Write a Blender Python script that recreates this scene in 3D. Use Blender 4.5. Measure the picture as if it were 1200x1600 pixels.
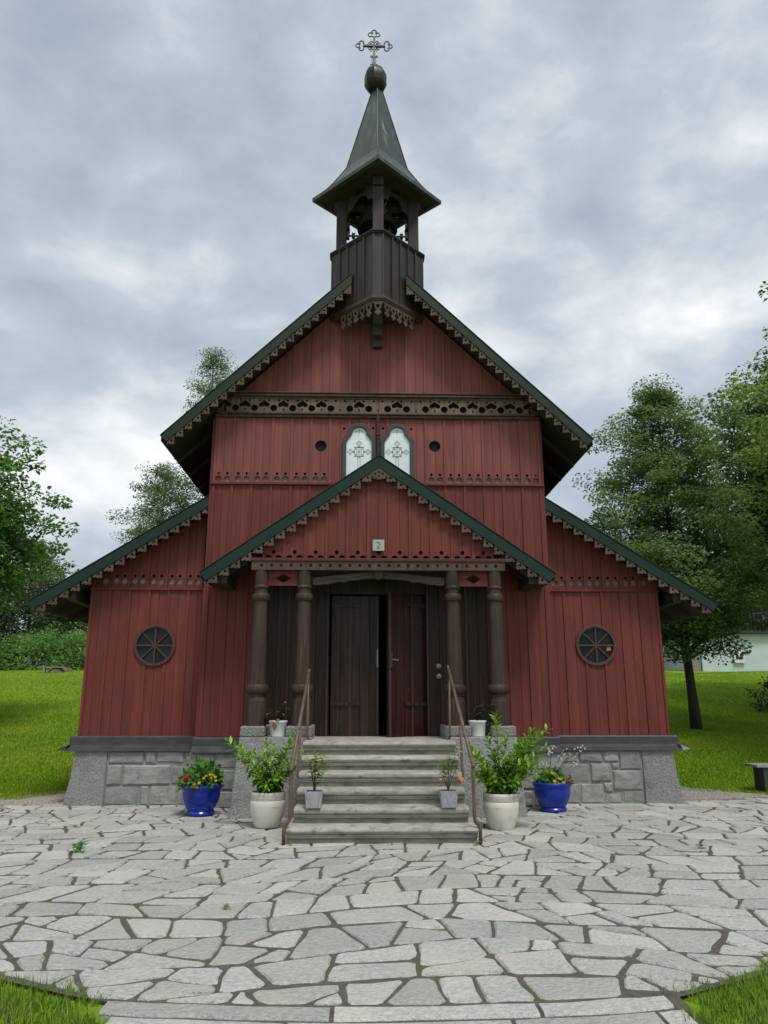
import bpy, math, random
import numpy as np
from mathutils import Vector, Matrix
from mathutils.geometry import delaunay_2d_cdt

for o in list(bpy.data.objects):
    bpy.data.objects.remove(o)
S = bpy.context.scene
COL = S.collection
R = math.radians
random.seed(7)
rng = np.random.default_rng(7)

# ------------------------------------------------------------------ camera
cam_d = bpy.data.cameras.new('camera')
cam = bpy.data.objects.new('camera', cam_d)
COL.objects.link(cam)
cam_d.sensor_fit = 'VERTICAL'
cam_d.sensor_height = 32.0
cam_d.lens = 32.0 * 1174.2 / 1600.0
cam_d.clip_start = 0.05
cam_d.clip_end = 2000
CAM = (-0.228, 0.0, 1.55)
PITCH, YAW = 0.2453, 0.0273
cam.location = CAM
cam.rotation_euler = (math.pi / 2 + PITCH, 0, -YAW)
S.camera = cam

# ------------------------------------------------------------------ light
SUN_EL, SUN_AZ = 62.0, 158.0      # azimuth clockwise from +Y (the way the camera looks)
W = bpy.data.worlds.new('World')
S.world = W
W.use_nodes = True
nt = W.node_tree
nt.nodes.clear()
N = nt.nodes.new
L = nt.links.new
out = N('ShaderNodeOutputWorld')
bg = N('ShaderNodeBackground')
bg.inputs['Strength'].default_value = 0.1
L(bg.outputs[0], out.inputs[0])
sky = N('ShaderNodeTexSky')
sky.sky_type = 'NISHITA'
sky.sun_disc = False
sky.sun_elevation = R(SUN_EL)
sky.sun_rotation = R(SUN_AZ)
sky.air_density = 1.0
sky.dust_density = 2.0
tc = N('ShaderNodeTexCoord')
sep = N('ShaderNodeSeparateXYZ')
L(tc.outputs['Generated'], sep.inputs[0])
def wmath(op, a, b=None, clamp=False):
    n = N('ShaderNodeMath'); n.operation = op; n.use_clamp = clamp
    for i, x in enumerate((a, b)):
        if x is None: continue
        if isinstance(x, (int, float)): n.inputs[i].default_value = x
        else: L(x, n.inputs[i])
    return n.outputs[0]
# cloud deck: noise on the view direction, flattened a little towards the horizon
cmb = N('ShaderNodeCombineXYZ')
L(sep.outputs[0], cmb.inputs[0]); L(sep.outputs[1], cmb.inputs[1])
L(wmath('MULTIPLY', sep.outputs[2], 1.75), cmb.inputs[2])
def wnoise(scale, off, detail, rough, dist):
    mp = N('ShaderNodeMapping')
    mp.inputs['Location'].default_value = off
    L(cmb.outputs[0], mp.inputs[0])
    n = N('ShaderNodeTexNoise')
    n.inputs['Scale'].default_value = scale
    n.inputs['Detail'].default_value = detail
    n.inputs['Roughness'].default_value = rough
    n.inputs['Distortion'].default_value = dist
    L(mp.outputs[0], n.inputs['Vector'])
    return n.outputs['Fac']
n1 = wnoise(2.1, (0.37, 1.9, 0.62), 3, 0.5, 0.2)
n2 = wnoise(6.4, (4.3, 2.2, 1.1), 9, 0.55, 0.15)
mixn = wmath('ADD', wmath('MULTIPLY', n1, 0.57), wmath('MULTIPLY', n2, 0.43))
ramp = N('ShaderNodeValToRGB')
cr = ramp.color_ramp
cr.elements[0].position = 0.36; cr.elements[0].color = (0.335, 0.398, 0.465, 1)
cr.elements[1].position = 0.655; cr.elements[1].color = (1.02, 1.01, 0.985, 1)
e = cr.elements.new(0.465); e.color = (0.46, 0.515, 0.57, 1)
e = cr.elements.new(0.545); e.color = (0.66, 0.695, 0.72, 1)
L(mixn, ramp.inputs[0])
sc = N('ShaderNodeVectorMath'); sc.operation = 'SCALE'
sc.inputs['Scale'].default_value = 6.9
L(ramp.outputs[0], sc.inputs[0])
mx = N('ShaderNodeMix'); mx.data_type = 'RGBA'
mx.inputs[0].default_value = 0.90
L(sky.outputs[0], mx.inputs[6])
L(sc.outputs[0], mx.inputs[7])
L(mx.outputs[2], bg.inputs['Color'])

sun_d = bpy.data.lights.new('sun', 'SUN')
sun_d.energy = 1.5
sun_d.angle = R(16)
sun_d.color = (1.0, 0.96, 0.90)
sun = bpy.data.objects.new('sun', sun_d)
COL.objects.link(sun)
az, el = R(SUN_AZ), R(SUN_EL)
to_sun = Vector((math.sin(az) * math.cos(el), math.cos(az) * math.cos(el), math.sin(el)))
sun.rotation_euler = (-to_sun).to_track_quat('-Z', 'Y').to_euler()
sun.location = (0, 0, 30)

S.view_settings.view_transform = 'Standard'
S.view_settings.look = 'None'
S.view_settings.gamma = 1.0
S.view_settings.exposure = 0.80
S.view_settings.use_curve_mapping = False

# ------------------------------------------------------------------ materials
def material(name, c1, c2=None, scale=(3, 3, 3), rough=0.6, rnd=0.12, bump=0.0, bscale=(40, 40, 40),
             detail=5, lo=0.35, hi=0.65, metal=0.0, spec=0.25, c3=None, s3=(1, 1, 1), lo3=0.6, hi3=0.7,
             island=False, transl=0.0, coat=0.0, bdist=0.01):
    m = bpy.data.materials.new(name)
    m.use_nodes = True
    t = m.node_tree; t.nodes.clear()
    n = t.nodes.new; l = t.links.new
    o = n('ShaderNodeOutputMaterial')
    p = n('ShaderNodeBsdfPrincipled')
    p.inputs['Roughness'].default_value = rough
    p.inputs['Metallic'].default_value = metal
    p.inputs['Specular IOR Level'].default_value = spec
    p.inputs['Coat Weight'].default_value = coat
    p.inputs['Coat Roughness'].default_value = 0.15
    geo = n('ShaderNodeNewGeometry')
    oi = n('ShaderNodeObjectInfo')
    rv = n('ShaderNodeVectorMath'); rv.operation = 'ADD'
    off = n('ShaderNodeVectorMath'); off.operation = 'SCALE'
    off.inputs[0].default_value = (7.3, 3.1, 5.7)
    l(oi.outputs['Random'], off.inputs['Scale'])
    l(geo.outputs['Position'], rv.inputs[0]); l(off.outputs[0], rv.inputs[1])
    def noise(sc, det=detail, dist=0.0):
        mp = n('ShaderNodeMapping'); mp.inputs['Scale'].default_value = sc
        l(rv.outputs[0], mp.inputs[0])
        z = n('ShaderNodeTexNoise'); z.inputs['Scale'].default_value = 1.0
        z.inputs['Detail'].default_value = det; z.inputs['Roughness'].default_value = 0.6
        z.inputs['Distortion'].default_value = dist
        l(mp.outputs[0], z.inputs['Vector'])
        return z.outputs['Fac']
    def rmap(x, a, b):
        r = n('ShaderNodeMapRange'); r.inputs['From Min'].default_value = a; r.inputs['From Max'].default_value = b
        l(x, r.inputs['Value']); return r.outputs[0]
    def mix(f, a, b):
        q = n('ShaderNodeMix'); q.data_type = 'RGBA'
        l(f, q.inputs[0])
        for i, x in ((6, a), (7, b)):
            if isinstance(x, tuple): q.inputs[i].default_value = (*x, 1)
            else: l(x, q.inputs[i])
        return q.outputs[2]
    if c2 is None: c2 = tuple(x * 0.8 for x in c1)
    col = mix(rmap(noise(scale), lo, hi), c1, c2)
    if c3 is not None:
        col = mix(rmap(noise(s3, 4, 0.3), lo3, hi3), col, c3)
    if rnd:
        h = n('ShaderNodeHueSaturation')
        mr = n('ShaderNodeMapRange')
        mr.inputs['To Min'].default_value = 1 - rnd; mr.inputs['To Max'].default_value = 1 + rnd
        l(geo.outputs['Random Per Island'] if island else oi.outputs['Random'], mr.inputs['Value'])
        l(mr.outputs[0], h.inputs['Value'])
        l(col, h.inputs['Color']); col = h.outputs[0]
    l(col, p.inputs['Base Color'])
    if bump:
        b = n('ShaderNodeBump'); b.inputs['Strength'].default_value = bump; b.inputs['Distance'].default_value = bdist
        l(noise(bscale, 4), b.inputs['Height']); l(b.outputs[0], p.inputs['Normal'])
    sh = p.outputs[0]
    if transl:
        tb = n('ShaderNodeBsdfTranslucent'); l(col, tb.inputs['Color'])
        ms = n('ShaderNodeMixShader'); ms.inputs[0].default_value = transl
        l(p.outputs[0], ms.inputs[1]); l(tb.outputs[0], ms.inputs[2]); sh = ms.outputs[0]
    l(sh, o.inputs[0])
    return m

M = {}
M['red'] = material('red_paint', (0.165, 0.037, 0.030), (0.115, 0.027, 0.022), (12, 12, 0.9), 0.6, 0.09, 0.5, (90, 90, 4), c3=(0.090, 0.026, 0.023), s3=(20, 20, 1.6), lo3=0.58, hi3=0.78)
M['red_pale'] = material('pale_red_paint', (0.220, 0.066, 0.061), (0.160, 0.047, 0.043), (12, 12, 0.9), 0.62, 0.09, 0.5, (90, 90, 4), c3=(0.12, 0.040, 0.036), s3=(20, 20, 1.6), lo3=0.60, hi3=0.80)  # paler, less saturated red for the two upper nave tiers
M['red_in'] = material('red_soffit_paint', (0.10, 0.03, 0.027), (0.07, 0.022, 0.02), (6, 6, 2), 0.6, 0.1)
M['brown'] = material('brown_timber', (0.060, 0.037, 0.031), (0.098, 0.061, 0.049), (14, 14, 3), 0.6, 0.15, 0.35, (60, 60, 12), c3=(0.045, 0.032, 0.03), s3=(5, 5, 2), lo3=0.55, hi3=0.7)
M['brown_v'] = material('brown_column_timber', (0.058, 0.035, 0.028), (0.030, 0.019, 0.016), (22, 22, 1.5), 0.5, 0.1, 0.5, (70, 70, 3), c3=(0.105, 0.075, 0.060), s3=(30, 30, 1.2), lo3=0.6, hi3=0.75)
M['fret'] = material('weathered_fretwork', (0.108, 0.078, 0.063), (0.060, 0.042, 0.035), (18, 18, 18), 0.75, 0.22, 0.3, (80, 80, 80))
M['frieze'] = material('weathered_frieze_board', (0.110, 0.066, 0.053), (0.165, 0.112, 0.090), (26, 26, 4), 0.72, 0.18, 0.35, (80, 80, 14))
M['green'] = material('green_paint', (0.006, 0.022, 0.017), (0.009, 0.028, 0.020), (4, 4, 4), 0.45, 0.05, 0.15, (30, 30, 30), c3=(0.14, 0.20, 0.17), s3=(9, 9, 9), lo3=0.735, hi3=0.76)
M['green_moss'] = material('green_paint_mossy', (0.009, 0.023, 0.017), (0.017, 0.027, 0.014), (5, 5, 5), 0.55, 0.05, 0.2, (30, 30, 30), c3=(0.14, 0.20, 0.17), s3=(9, 9, 9), lo3=0.75, hi3=0.77)
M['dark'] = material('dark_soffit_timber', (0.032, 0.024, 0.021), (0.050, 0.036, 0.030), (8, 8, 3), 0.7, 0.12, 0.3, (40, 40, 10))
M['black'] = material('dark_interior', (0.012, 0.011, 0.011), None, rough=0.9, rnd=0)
M['grey_in'] = material('grey_hole_backing', (0.20, 0.205, 0.185), (0.13, 0.13, 0.115), (20, 20, 20), 0.8, 0)
M['tower'] = material('tower_timber', (0.046, 0.035, 0.036), (0.030, 0.022, 0.023), (12, 12, 1.2), 0.5, 0.14, 0.25, (60, 60, 4))
M['tower_blue'] = material('slate_painted_board', (0.044, 0.046, 0.056), (0.032, 0.033, 0.040), (12, 12, 1.2), 0.5, 0.1, 0.2, (60, 60, 4))
M['copper'] = material('copper_patina', (0.050, 0.064, 0.058), (0.030, 0.036, 0.034), (7, 7, 1.0), 0.42, 0.1, 0.15, (12, 12, 3), c3=(0.12, 0.155, 0.14), s3=(8, 8, 0.8), lo3=0.56, hi3=0.74, spec=0.3)
M['verdigris'] = material('verdigris_streak', (0.16, 0.30, 0.27), (0.10, 0.18, 0.16), (20, 20, 20), 0.5, 0)
M['ball'] = material('dark_copper', (0.026, 0.024, 0.023), (0.016, 0.015, 0.015), (6, 6, 6), 0.38, 0, 0.1, (14, 14, 14), spec=0.2)
M['iron'] = material('dark_iron', (0.030, 0.027, 0.032), (0.045, 0.038, 0.034), (20, 20, 20), 0.45, 0, spec=0.5)
M['bell'] = material('bell_bronze', (0.020, 0.019, 0.017), (0.032, 0.028, 0.022), (9, 9, 9), 0.45, 0, metal=0.3)
M['slate'] = material('tarred_skirting', (0.058, 0.060, 0.066), (0.040, 0.041, 0.045), (5, 5, 9), 0.5, 0.12, 0.3, (30, 30, 50), c3=(0.10, 0.10, 0.10), s3=(12, 12, 3), lo3=0.66, hi3=0.8)
M['drip'] = material('zinc_drip', (0.30, 0.31, 0.31), (0.2, 0.2, 0.2), (20, 20, 20), 0.5, 0)
M['door'] = material('worn_varnished_door', (0.014, 0.008, 0.008), (0.048, 0.027, 0.022), (26, 26, 1.0), 0.32, 0.25, 0.4, (80, 80, 4), c3=(0.075, 0.055, 0.052), s3=(40, 40, 3), lo3=0.62, hi3=0.78, spec=0.22)
M['door_red'] = material('worn_oxblood_door', (0.045, 0.012, 0.012), (0.020, 0.008, 0.009), (26, 26, 1.0), 0.32, 0.2, 0.45, (80, 80, 4), c3=(0.15, 0.105, 0.09), s3=(45, 45, 4), lo3=0.64, hi3=0.78, spec=0.25)
M['door_strip'] = material('reddish_door_strip', (0.085, 0.045, 0.038), (0.055, 0.028, 0.024), (30, 30, 2), 0.42, 0.15, 0.2, (60, 60, 6))
M['grey_wood'] = material('grey_weathered_oak', (0.088, 0.074, 0.066), (0.050, 0.041, 0.036), (4, 30, 40), 0.75, 0.05, 0.5, (8, 50, 80))
M['brass'] = material('aged_brass', (0.36, 0.29, 0.22), (0.25, 0.2, 0.15), (30, 30, 30), 0.4, 0, metal=0.6)
M['granite'] = material('bush_hammered_granite', (0.31, 0.312, 0.305), (0.19, 0.192, 0.19), (60, 60, 60), 0.85, 0.06, 1.0, (38, 38, 38), detail=3, lo=0.40, hi=0.6, bdist=0.03, c3=(0.15, 0.15, 0.135), s3=(2.2, 2.2, 2.2), lo3=0.56, hi3=0.72)
M['ashlar'] = material('grey_ashlar', (0.30, 0.305, 0.285), (0.20, 0.212, 0.20), (7, 7, 12), 0.85, 0.16, 0.8, (30, 30, 40), c3=(0.125, 0.115, 0.095), s3=(4, 4, 4), lo3=0.58, hi3=0.74)
M['mortar'] = material('mortar', (0.27, 0.268, 0.245), (0.20, 0.197, 0.178), (14, 14, 14), 0.95, 0, 0.5, (60, 60, 60))
M['step'] = material('weathered_step_stone', (0.37, 0.362, 0.33), (0.25, 0.243, 0.21), (5, 5, 16), 0.85, 0.06, 0.6, (70, 70, 70), c3=(0.155, 0.148, 0.108), s3=(7, 7, 12), lo3=0.55, hi3=0.70)
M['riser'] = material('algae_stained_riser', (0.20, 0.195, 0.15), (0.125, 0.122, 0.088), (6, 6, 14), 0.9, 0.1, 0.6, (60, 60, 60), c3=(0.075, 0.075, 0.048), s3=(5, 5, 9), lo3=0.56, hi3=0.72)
M['flag'] = material('quartzite_flagstone', (0.45, 0.45, 0.42), (0.315, 0.325, 0.315), (30, 30, 30), 0.8, 0.15, 1.0, (34, 34, 34), detail=8, lo=0.36, hi=0.64, c3=(0.46, 0.44, 0.40), s3=(1.2, 1.2, 1.2), lo3=0.46, hi3=0.72, bdist=0.03)
M['flag_far'] = material('quartzite_flagstone_far', (0.45, 0.45, 0.42), (0.315, 0.325, 0.315), (30, 30, 30), 0.8, 0.15, 1.0, (34, 34, 34), detail=8, lo=0.36, hi=0.64, c3=(0.46, 0.44, 0.40), s3=(1.2, 1.2, 1.2), lo3=0.46, hi3=0.72, bdist=0.03, island=True)
M['joint'] = material('sandy_joint_soil', (0.115, 0.107, 0.090), (0.07, 0.066, 0.055), (18, 18, 18), 0.95, 0, 0.8, (90, 90, 90), c3=(0.085, 0.095, 0.035), s3=(2.4, 2.4, 2.4), lo3=0.56, hi3=0.66)
M['gravel'] = material('pale_gravel', (0.34, 0.315, 0.28), (0.19, 0.175, 0.155), (50, 50, 50), 0.9, 0.3, 1.0, (70, 70, 70), island=True)
M['lawn'] = material('lawn_turf', (0.17, 0.29, 0.010), (0.125, 0.23, 0.010), (1.3, 1.3, 1.3), 0.9, 0, 1.0, (60, 60, 60), c3=(0.235, 0.31, 0.02), s3=(0.45, 0.45, 0.45), lo3=0.48, hi3=0.66, bdist=0.02)
M['blade'] = material('grass_blades', (0.21, 0.36, 0.012), (0.15, 0.28, 0.012), (1.1, 1.1, 1.1), 0.6, 0.30, island=True, transl=0.4, c3=(0.28, 0.36, 0.025), s3=(0.45, 0.45, 0.45), lo3=0.48, hi3=0.66)
M['corner'] = material('corner_grass_blades', (0.115, 0.215, 0.016), (0.16, 0.26, 0.022), (5, 5, 5), 0.6, 0.45, island=True, transl=0.35, c3=(0.20, 0.17, 0.06), s3=(3.0, 3.0, 3.0), lo3=0.56, hi3=0.68)
M['cobalt'] = material('cobalt_glaze', (0.006, 0.030, 0.36), (0.004, 0.018, 0.22), (5, 5, 3), 0.22, 0.04, 0.08, (14, 14, 14), coat=0.25, spec=0.4)
M['cream'] = material('cream_glaze', (0.66, 0.645, 0.575), (0.57, 0.555, 0.49), (6, 6, 3), 0.35, 0.04, 0.08, (50, 50, 50), c3=(0.33, 0.31, 0.26), s3=(5, 5, 14), lo3=0.62, hi3=0.8)
M['cream_rough'] = material('cream_crackle_glaze', (0.50, 0.48, 0.41), (0.36, 0.345, 0.29), (40, 40, 40), 0.6, 0, 0.6, (90, 90, 90))
M['white_pl'] = material('white_plastic', (0.68, 0.70, 0.70), (0.62, 0.64, 0.64), (3, 3, 3), 0.4, 0.02)
M['grey_pot'] = material('ribbed_grey_concrete', (0.40, 0.40, 0.41), (0.22, 0.22, 0.235), (70, 70, 9), 0.8, 0.05, 0.7, (90, 90, 9))
M['soil'] = material('potting_soil', (0.02, 0.016, 0.012), None, rough=0.95, rnd=0, bump=0.6)
M['rail'] = material('brown_rail_paint', (0.15, 0.098, 0.075), (0.10, 0.064, 0.050), (12, 12, 8), 0.4, 0.05, c3=(0.26, 0.19, 0.15), s3=(20, 20, 9), lo3=0.66, hi3=0.8)
M['pane_white'] = material('frosted_window_glass', (0.74, 0.80, 0.83), (0.64, 0.71, 0.75), (2, 2, 2), 0.12, 0.03, spec=0.6)
M['lead'] = material('window_line_paint', (0.12, 0.135, 0.15), None, rough=0.5, rnd=0)
M['frame_grey'] = material('slate_window_frame', (0.060, 0.062, 0.070), (0.045, 0.046, 0.050), (10, 10, 5), 0.5, 0.05, 0.2)
M['glass'] = material('dark_window_glass', (0.008, 0.010, 0.012), (0.014, 0.017, 0.02), (3, 3, 3), 0.06, 0.2, 0.05, (9, 9, 9), spec=0.22)
M['amber'] = material('amber_glass', (0.42, 0.16, 0.02), None, rough=0.2, rnd=0)
M['plate'] = material('number_plate_enamel', (0.36, 0.385, 0.35), (0.31, 0.335, 0.31), (20, 20, 20), 0.4, 0)
M['numeral'] = material('numeral_grey', (0.10, 0.12, 0.12), None, rough=0.5, rnd=0)
M['bark'] = material('bark', (0.060, 0.050, 0.042), (0.035, 0.030, 0.026), (9, 9, 2), 0.9, 0.1, 0.8, (30, 30, 6))
M['bark_birch'] = material('birch_bark', (0.30, 0.29, 0.27), (0.08, 0.075, 0.07), (4, 4, 12), 0.85, 0, 0.3)
def leafmat(k, a, b, rnd=0.35, tr=0.35, rough=0.5):
    M[k] = material('leaf_' + k, a, b, (0.9, 0.9, 0.9), rough, rnd, island=True, transl=tr, spec=0.3)
leafmat('maple', (0.07, 0.18, 0.032), (0.12, 0.25, 0.045), 0.38, 0.5)
leafmat('linden', (0.19, 0.28, 0.09), (0.13, 0.22, 0.065), 0.38, 0.5)
leafmat('darktree', (0.08, 0.155, 0.036), (0.115, 0.195, 0.042), 0.38, 0.5)
leafmat('neartree', (0.24, 0.34, 0.055), (0.16, 0.26, 0.045), 0.38, 0.5)
leafmat('birch', (0.17, 0.25, 0.09), (0.12, 0.19, 0.065), 0.38, 0.5)
leafmat('backtree', (0.085, 0.15, 0.048), (0.06, 0.11, 0.036), 0.38, 0.5)
leafmat('willow', (0.15, 0.19, 0.09), (0.11, 0.15, 0.065), 0.38, 0.5)
leafmat('hedge', (0.2, 0.36, 0.09), (0.13, 0.26, 0.07), 0.38, 0.5)
leafmat('laurel', (0.23, 0.41, 0.03), (0.16, 0.32, 0.024), 0.22, 0.3, 0.35)
leafmat('laurel_dark', (0.05, 0.135, 0.026), (0.075, 0.175, 0.03), 0.25, 0.2, 0.35)
leafmat('geranium', (0.075, 0.19, 0.035), (0.11, 0.24, 0.04), 0.3, 0.25)
leafmat('bronze', (0.060, 0.050, 0.030), (0.045, 0.055, 0.028), 0.35, 0.2)
leafmat('deepgreen', (0.028, 0.045, 0.024), (0.040, 0.060, 0.030), 0.3, 0.15)
leafmat('lime', (0.25, 0.32, 0.05), (0.16, 0.24, 0.04), 0.3, 0.35)
for k, c in (('petal_red', (0.55, 0.015, 0.020)), ('petal_yellow', (0.75, 0.47, 0.01)), ('petal_white', (0.72, 0.72, 0.64)),
             ('petal_pink', (0.33, 0.05, 0.06)), ('leaf_orange', (0.60, 0.26, 0.02)), ('leaf_rust', (0.26, 0.11, 0.06))):
    M[k] = material(k, c, tuple(x * 0.8 for x in c), (20, 20, 20), 0.5, 0.1, transl=0.2)
M['house'] = material('pale_blue_render', (0.50, 0.58, 0.60), (0.46, 0.54, 0.56), (1.5, 1.5, 1.5), 0.9, 0, 0.1)
M['house_dark'] = material('dark_stained_wood', (0.035, 0.034, 0.036), (0.05, 0.048, 0.05), (3, 3, 3), 0.7, 0.1)
M['house_white'] = material('white_house_paint', (0.70, 0.71, 0.70), None, rough=0.6, rnd=0)
M['rooftile'] = material('dark_roof_tile', (0.06, 0.055, 0.055), None, rough=0.7, rnd=0)
M['bench'] = material('silvered_bench_wood', (0.30, 0.28, 0.25), (0.20, 0.185, 0.165), (4, 30, 30), 0.8, 0.1, 0.3)
M['bench_leg'] = material('dark_bench_leg', (0.060, 0.055, 0.048), None, rough=0.8, rnd=0.1, bump=0.4)
M['stump'] = material('mossy_stump', (0.16, 0.14, 0.11), (0.07, 0.085, 0.03), (5, 5, 5), 0.9, 0, 0.6)

# ------------------------------------------------------------------ helpers
def link(name, me, mat=None, parent=None, smooth=False):
    o = bpy.data.objects.new(name, me)
    COL.objects.link(o)
    if mat is not None and not me.materials:
        me.materials.append(M[mat] if isinstance(mat, str) else mat)
    if parent is not None:
        o.parent = parent
        if parent.type == 'EMPTY':
            o.matrix_parent_inverse = Matrix.Translation(-parent.location)
    return o

def tag(o, label=None, cat=None, group=None, kind=None):
    if label: o['label'] = label
    if cat: o['category'] = cat
    if group: o['group'] = group
    if kind: o['kind'] = kind
    return o

def thing(name, loc, label, cat, group=None):
    o = bpy.data.objects.new(name, None)
    o.empty_display_size = 0.2
    COL.objects.link(o)
    o.location = loc
    return tag(o, label, cat, group)

class MB:
    def __init__(self): self.v = []; self.f = []
    def add(self, v, f):
        k = len(self.v); self.v += [tuple(p) for p in v]; self.f += [tuple(i + k for i in q) for q in f]; return self
    def box(self, x0, x1, y0, y1, z0, z1):
        return self.hexa([(x0, y0, z0), (x1, y0, z0), (x1, y1, z0), (x0, y1, z0), (x0, y0, z1), (x1, y0, z1), (x1, y1, z1), (x0, y1, z1)])
    def hexa(self, p):
        return self.add(p, [(0, 3, 2, 1), (4, 5, 6, 7), (0, 1, 5, 4), (1, 2, 6, 5), (2, 3, 7, 6), (3, 0, 4, 7)])
    def prism(self, poly, fn, a, b):
        """poly: 2D points; fn(u,w,d) -> xyz; extruded from depth a to depth b"""
        n = len(poly)
        v = [fn(u, w, a) for u, w in poly] + [fn(u, w, b) for u, w in poly]
        f = [tuple(range(n))[::-1], tuple(range(n, 2 * n))] + [(i, (i + 1) % n, n + (i + 1) % n, n + i) for i in range(n)]
        return self.add(v, f)
    def tube(self, pts, r, n=8, caps=True):
        pts = [Vector(p) for p in pts]
        if not isinstance(r, (list, tuple)): r = [r] * len(pts)
        v = []; f = []; prev = None
        for i, p in enumerate(pts):
            d = (pts[min(i + 1, len(pts) - 1)] - pts[max(i - 1, 0)]).normalized()
            if prev is None:
                a = d.orthogonal().normalized()
            else:
                a = prev - d * prev.dot(d)
                a = a.normalized() if a.length > 1e-6 else d.orthogonal().normalized()
            prev = a; b = d.cross(a)
            for k in range(n):
                t = 2 * math.pi * k / n
                v.append(p + (a * math.cos(t) + b * math.sin(t)) * r[i])
        for i in range(len(pts) - 1):
            for k in range(n):
                f.append((i * n + k, i * n + (k + 1) % n, (i + 1) * n + (k + 1) % n, (i + 1) * n + k))
        if caps:
            f.append(tuple(range(n))[::-1]); f.append(tuple((len(pts) - 1) * n + k for k in range(n)))
        return self.add(v, f)
    def lathe(self, prof, c=(0, 0, 0), n=24, rot=0.0, flute=None):
        v = []; f = []
        for r, z in prof:
            for k in range(n):
                t = 2 * math.pi * k / n + rot
                rr = r * (flute(t, z) if flute else 1)
                v.append((c[0] + rr * math.cos(t), c[1] + rr * math.sin(t), c[2] + z))
        for i in range(len(prof) - 1):
            for k in range(n):
                f.append((i * n + k, i * n + (k + 1) % n, (i + 1) * n + (k + 1) % n, (i + 1) * n + k))
        f.append(tuple(range(n))[::-1]); f.append(tuple((len(prof) - 1) * n + k for k in range(n)))
        return self.add(v, f)
    def plate(self, outer, holes, fn, th):
        """2D plate with cut holes; holes may cross the edge. fn(u,w,d), d=0 front .. th back"""
        pts = []; edges = []
        for poly in [outer] + holes:
            k = len(pts); pts += [Vector(p) for p in poly]
            edges += [(k + i, k + (i + 1) % len(poly)) for i in range(len(poly))]
        r = delaunay_2d_cdt(pts, edges, [], 0, 1e-6)
        V = [(p.x, p.y) for p in r[0]]
        T = []
        for t in r[2]:
            t = list(t)
            cx = sum(V[i][0] for i in t) / len(t); cy = sum(V[i][1] for i in t) / len(t)
            if inside(cx, cy, outer) and not any(inside(cx, cy, h) for h in holes):
                T.append(t)
        n = len(V)
        v = [fn(x, y, 0.0) for x, y in V] + [fn(x, y, th) for x, y in V]
        f = []; ec = {}
        for t in T:
            f.append(tuple(t)); f.append(tuple(i + n for i in t[::-1]))
            for i in range(len(t)):
                a, b = t[i], t[(i + 1) % len(t)]
                ec[(a, b)] = 1
        for (a, b) in ec:
            if (b, a) not in ec: f.append((b, a, a + n, b + n))
        used = sorted({i for q in f for i in q}); mp = {i: k for k, i in enumerate(used)}
        return self.add([v[i] for i in used], [tuple(mp[i] for i in q) for q in f])
    def mesh(self, name, smooth=False, fix=True):
        me = bpy.data.meshes.new(name)
        me.from_pydata(self.v, [], self.f)
        if fix:
            import bmesh
            bm = bmesh.new(); bm.from_mesh(me)
            bmesh.ops.recalc_face_normals(bm, faces=bm.faces)
            bm.to_mesh(me); bm.free()
        if smooth:
            for p in me.polygons: p.use_smooth = True
        me.update()
        return me
    def build(self, name, mat, parent=None, smooth=False, bevel=0.0, auto=None):
        me = self.mesh(name, smooth)
        o = link(name, me, mat, parent)
        if auto is not None:
            for p in me.polygons: p.use_smooth = True
            me.set_sharp_from_angle(angle=R(auto))
        if bevel:
            b = o.modifiers.new('bevel', 'BEVEL'); b.width = bevel; b.segments = 2; b.limit_method = 'ANGLE'; b.angle_limit = R(40)
        return o

def inside(x, y, poly):
    c = False; j = len(poly) - 1
    for i in range(len(poly)):
        xi, yi = poly[i]; xj, yj = poly[j]
        if (yi > y) != (yj > y) and x < (xj - xi) * (y - yi) / (yj - yi) + xi: c = not c
        j = i
    return c

def circle(cx, cy, r, n=14, ph=0.13):
    return [(cx + r * math.cos(2 * math.pi * i / n + ph), cy + r * math.sin(2 * math.pi * i / n + ph)) for i in range(n)]

def front(y):            # plates facing the camera, in the XZ plane, front face at y
    return lambda u, w, d: (u, y + d, w)
# ------------------------------------------------------------------ terrain
def sstep(x):
    x = min(1.0, max(0.0, x)); return x * x * (3 - 2 * x)
def ground_z(x, y):
    k = max(0.0, y - 13.2)
    ramp = 0.124 * (k - 0.9 * (1 - math.exp(-k / 0.9))) if y < 38 else 0.124 * (38 - 13.2 - 0.9) + 0.035 * (y - 38)
    side = sstep((abs(x) - 5.3) / 2.0) if y < 25.5 else max(sstep((abs(x) - 5.3) / 2.0), sstep((y - 25.5) / 5))
    z = -0.035 + ramp * side
    z += 0.10 * sstep((y - 16) / 8) * (math.sin(x * 0.7 + y * 0.31) * 0.5 + math.sin(x * 0.23 - y * 0.47) * 0.5) * side
    return z

YN, YW, YP, YG, YM, YE = 12.04, 12.44, 11.15, 11.27, 11.60, 12.08
NW = 2.74
AP, SL = 9.156, 0.9752            # main roof: apex height, slope
PAP, PSL = 5.247, 0.6934          # porch roof
WZ0, WSL, WTX = 3.078, 0.638, 5.546   # wing roof: tip height, slope, tip x
def zmain(x): return AP - SL * abs(x)
def zporch(x): return PAP - PSL * abs(x)
def zwing(x): return WZ0 + WSL * (WTX - abs(x))

church = thing('wooden_church', (0, 14.0, 0), 'red board-clad wooden church with bell turret and fretwork gables', 'church')
PITCHB = 2 * NW / 17

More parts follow.
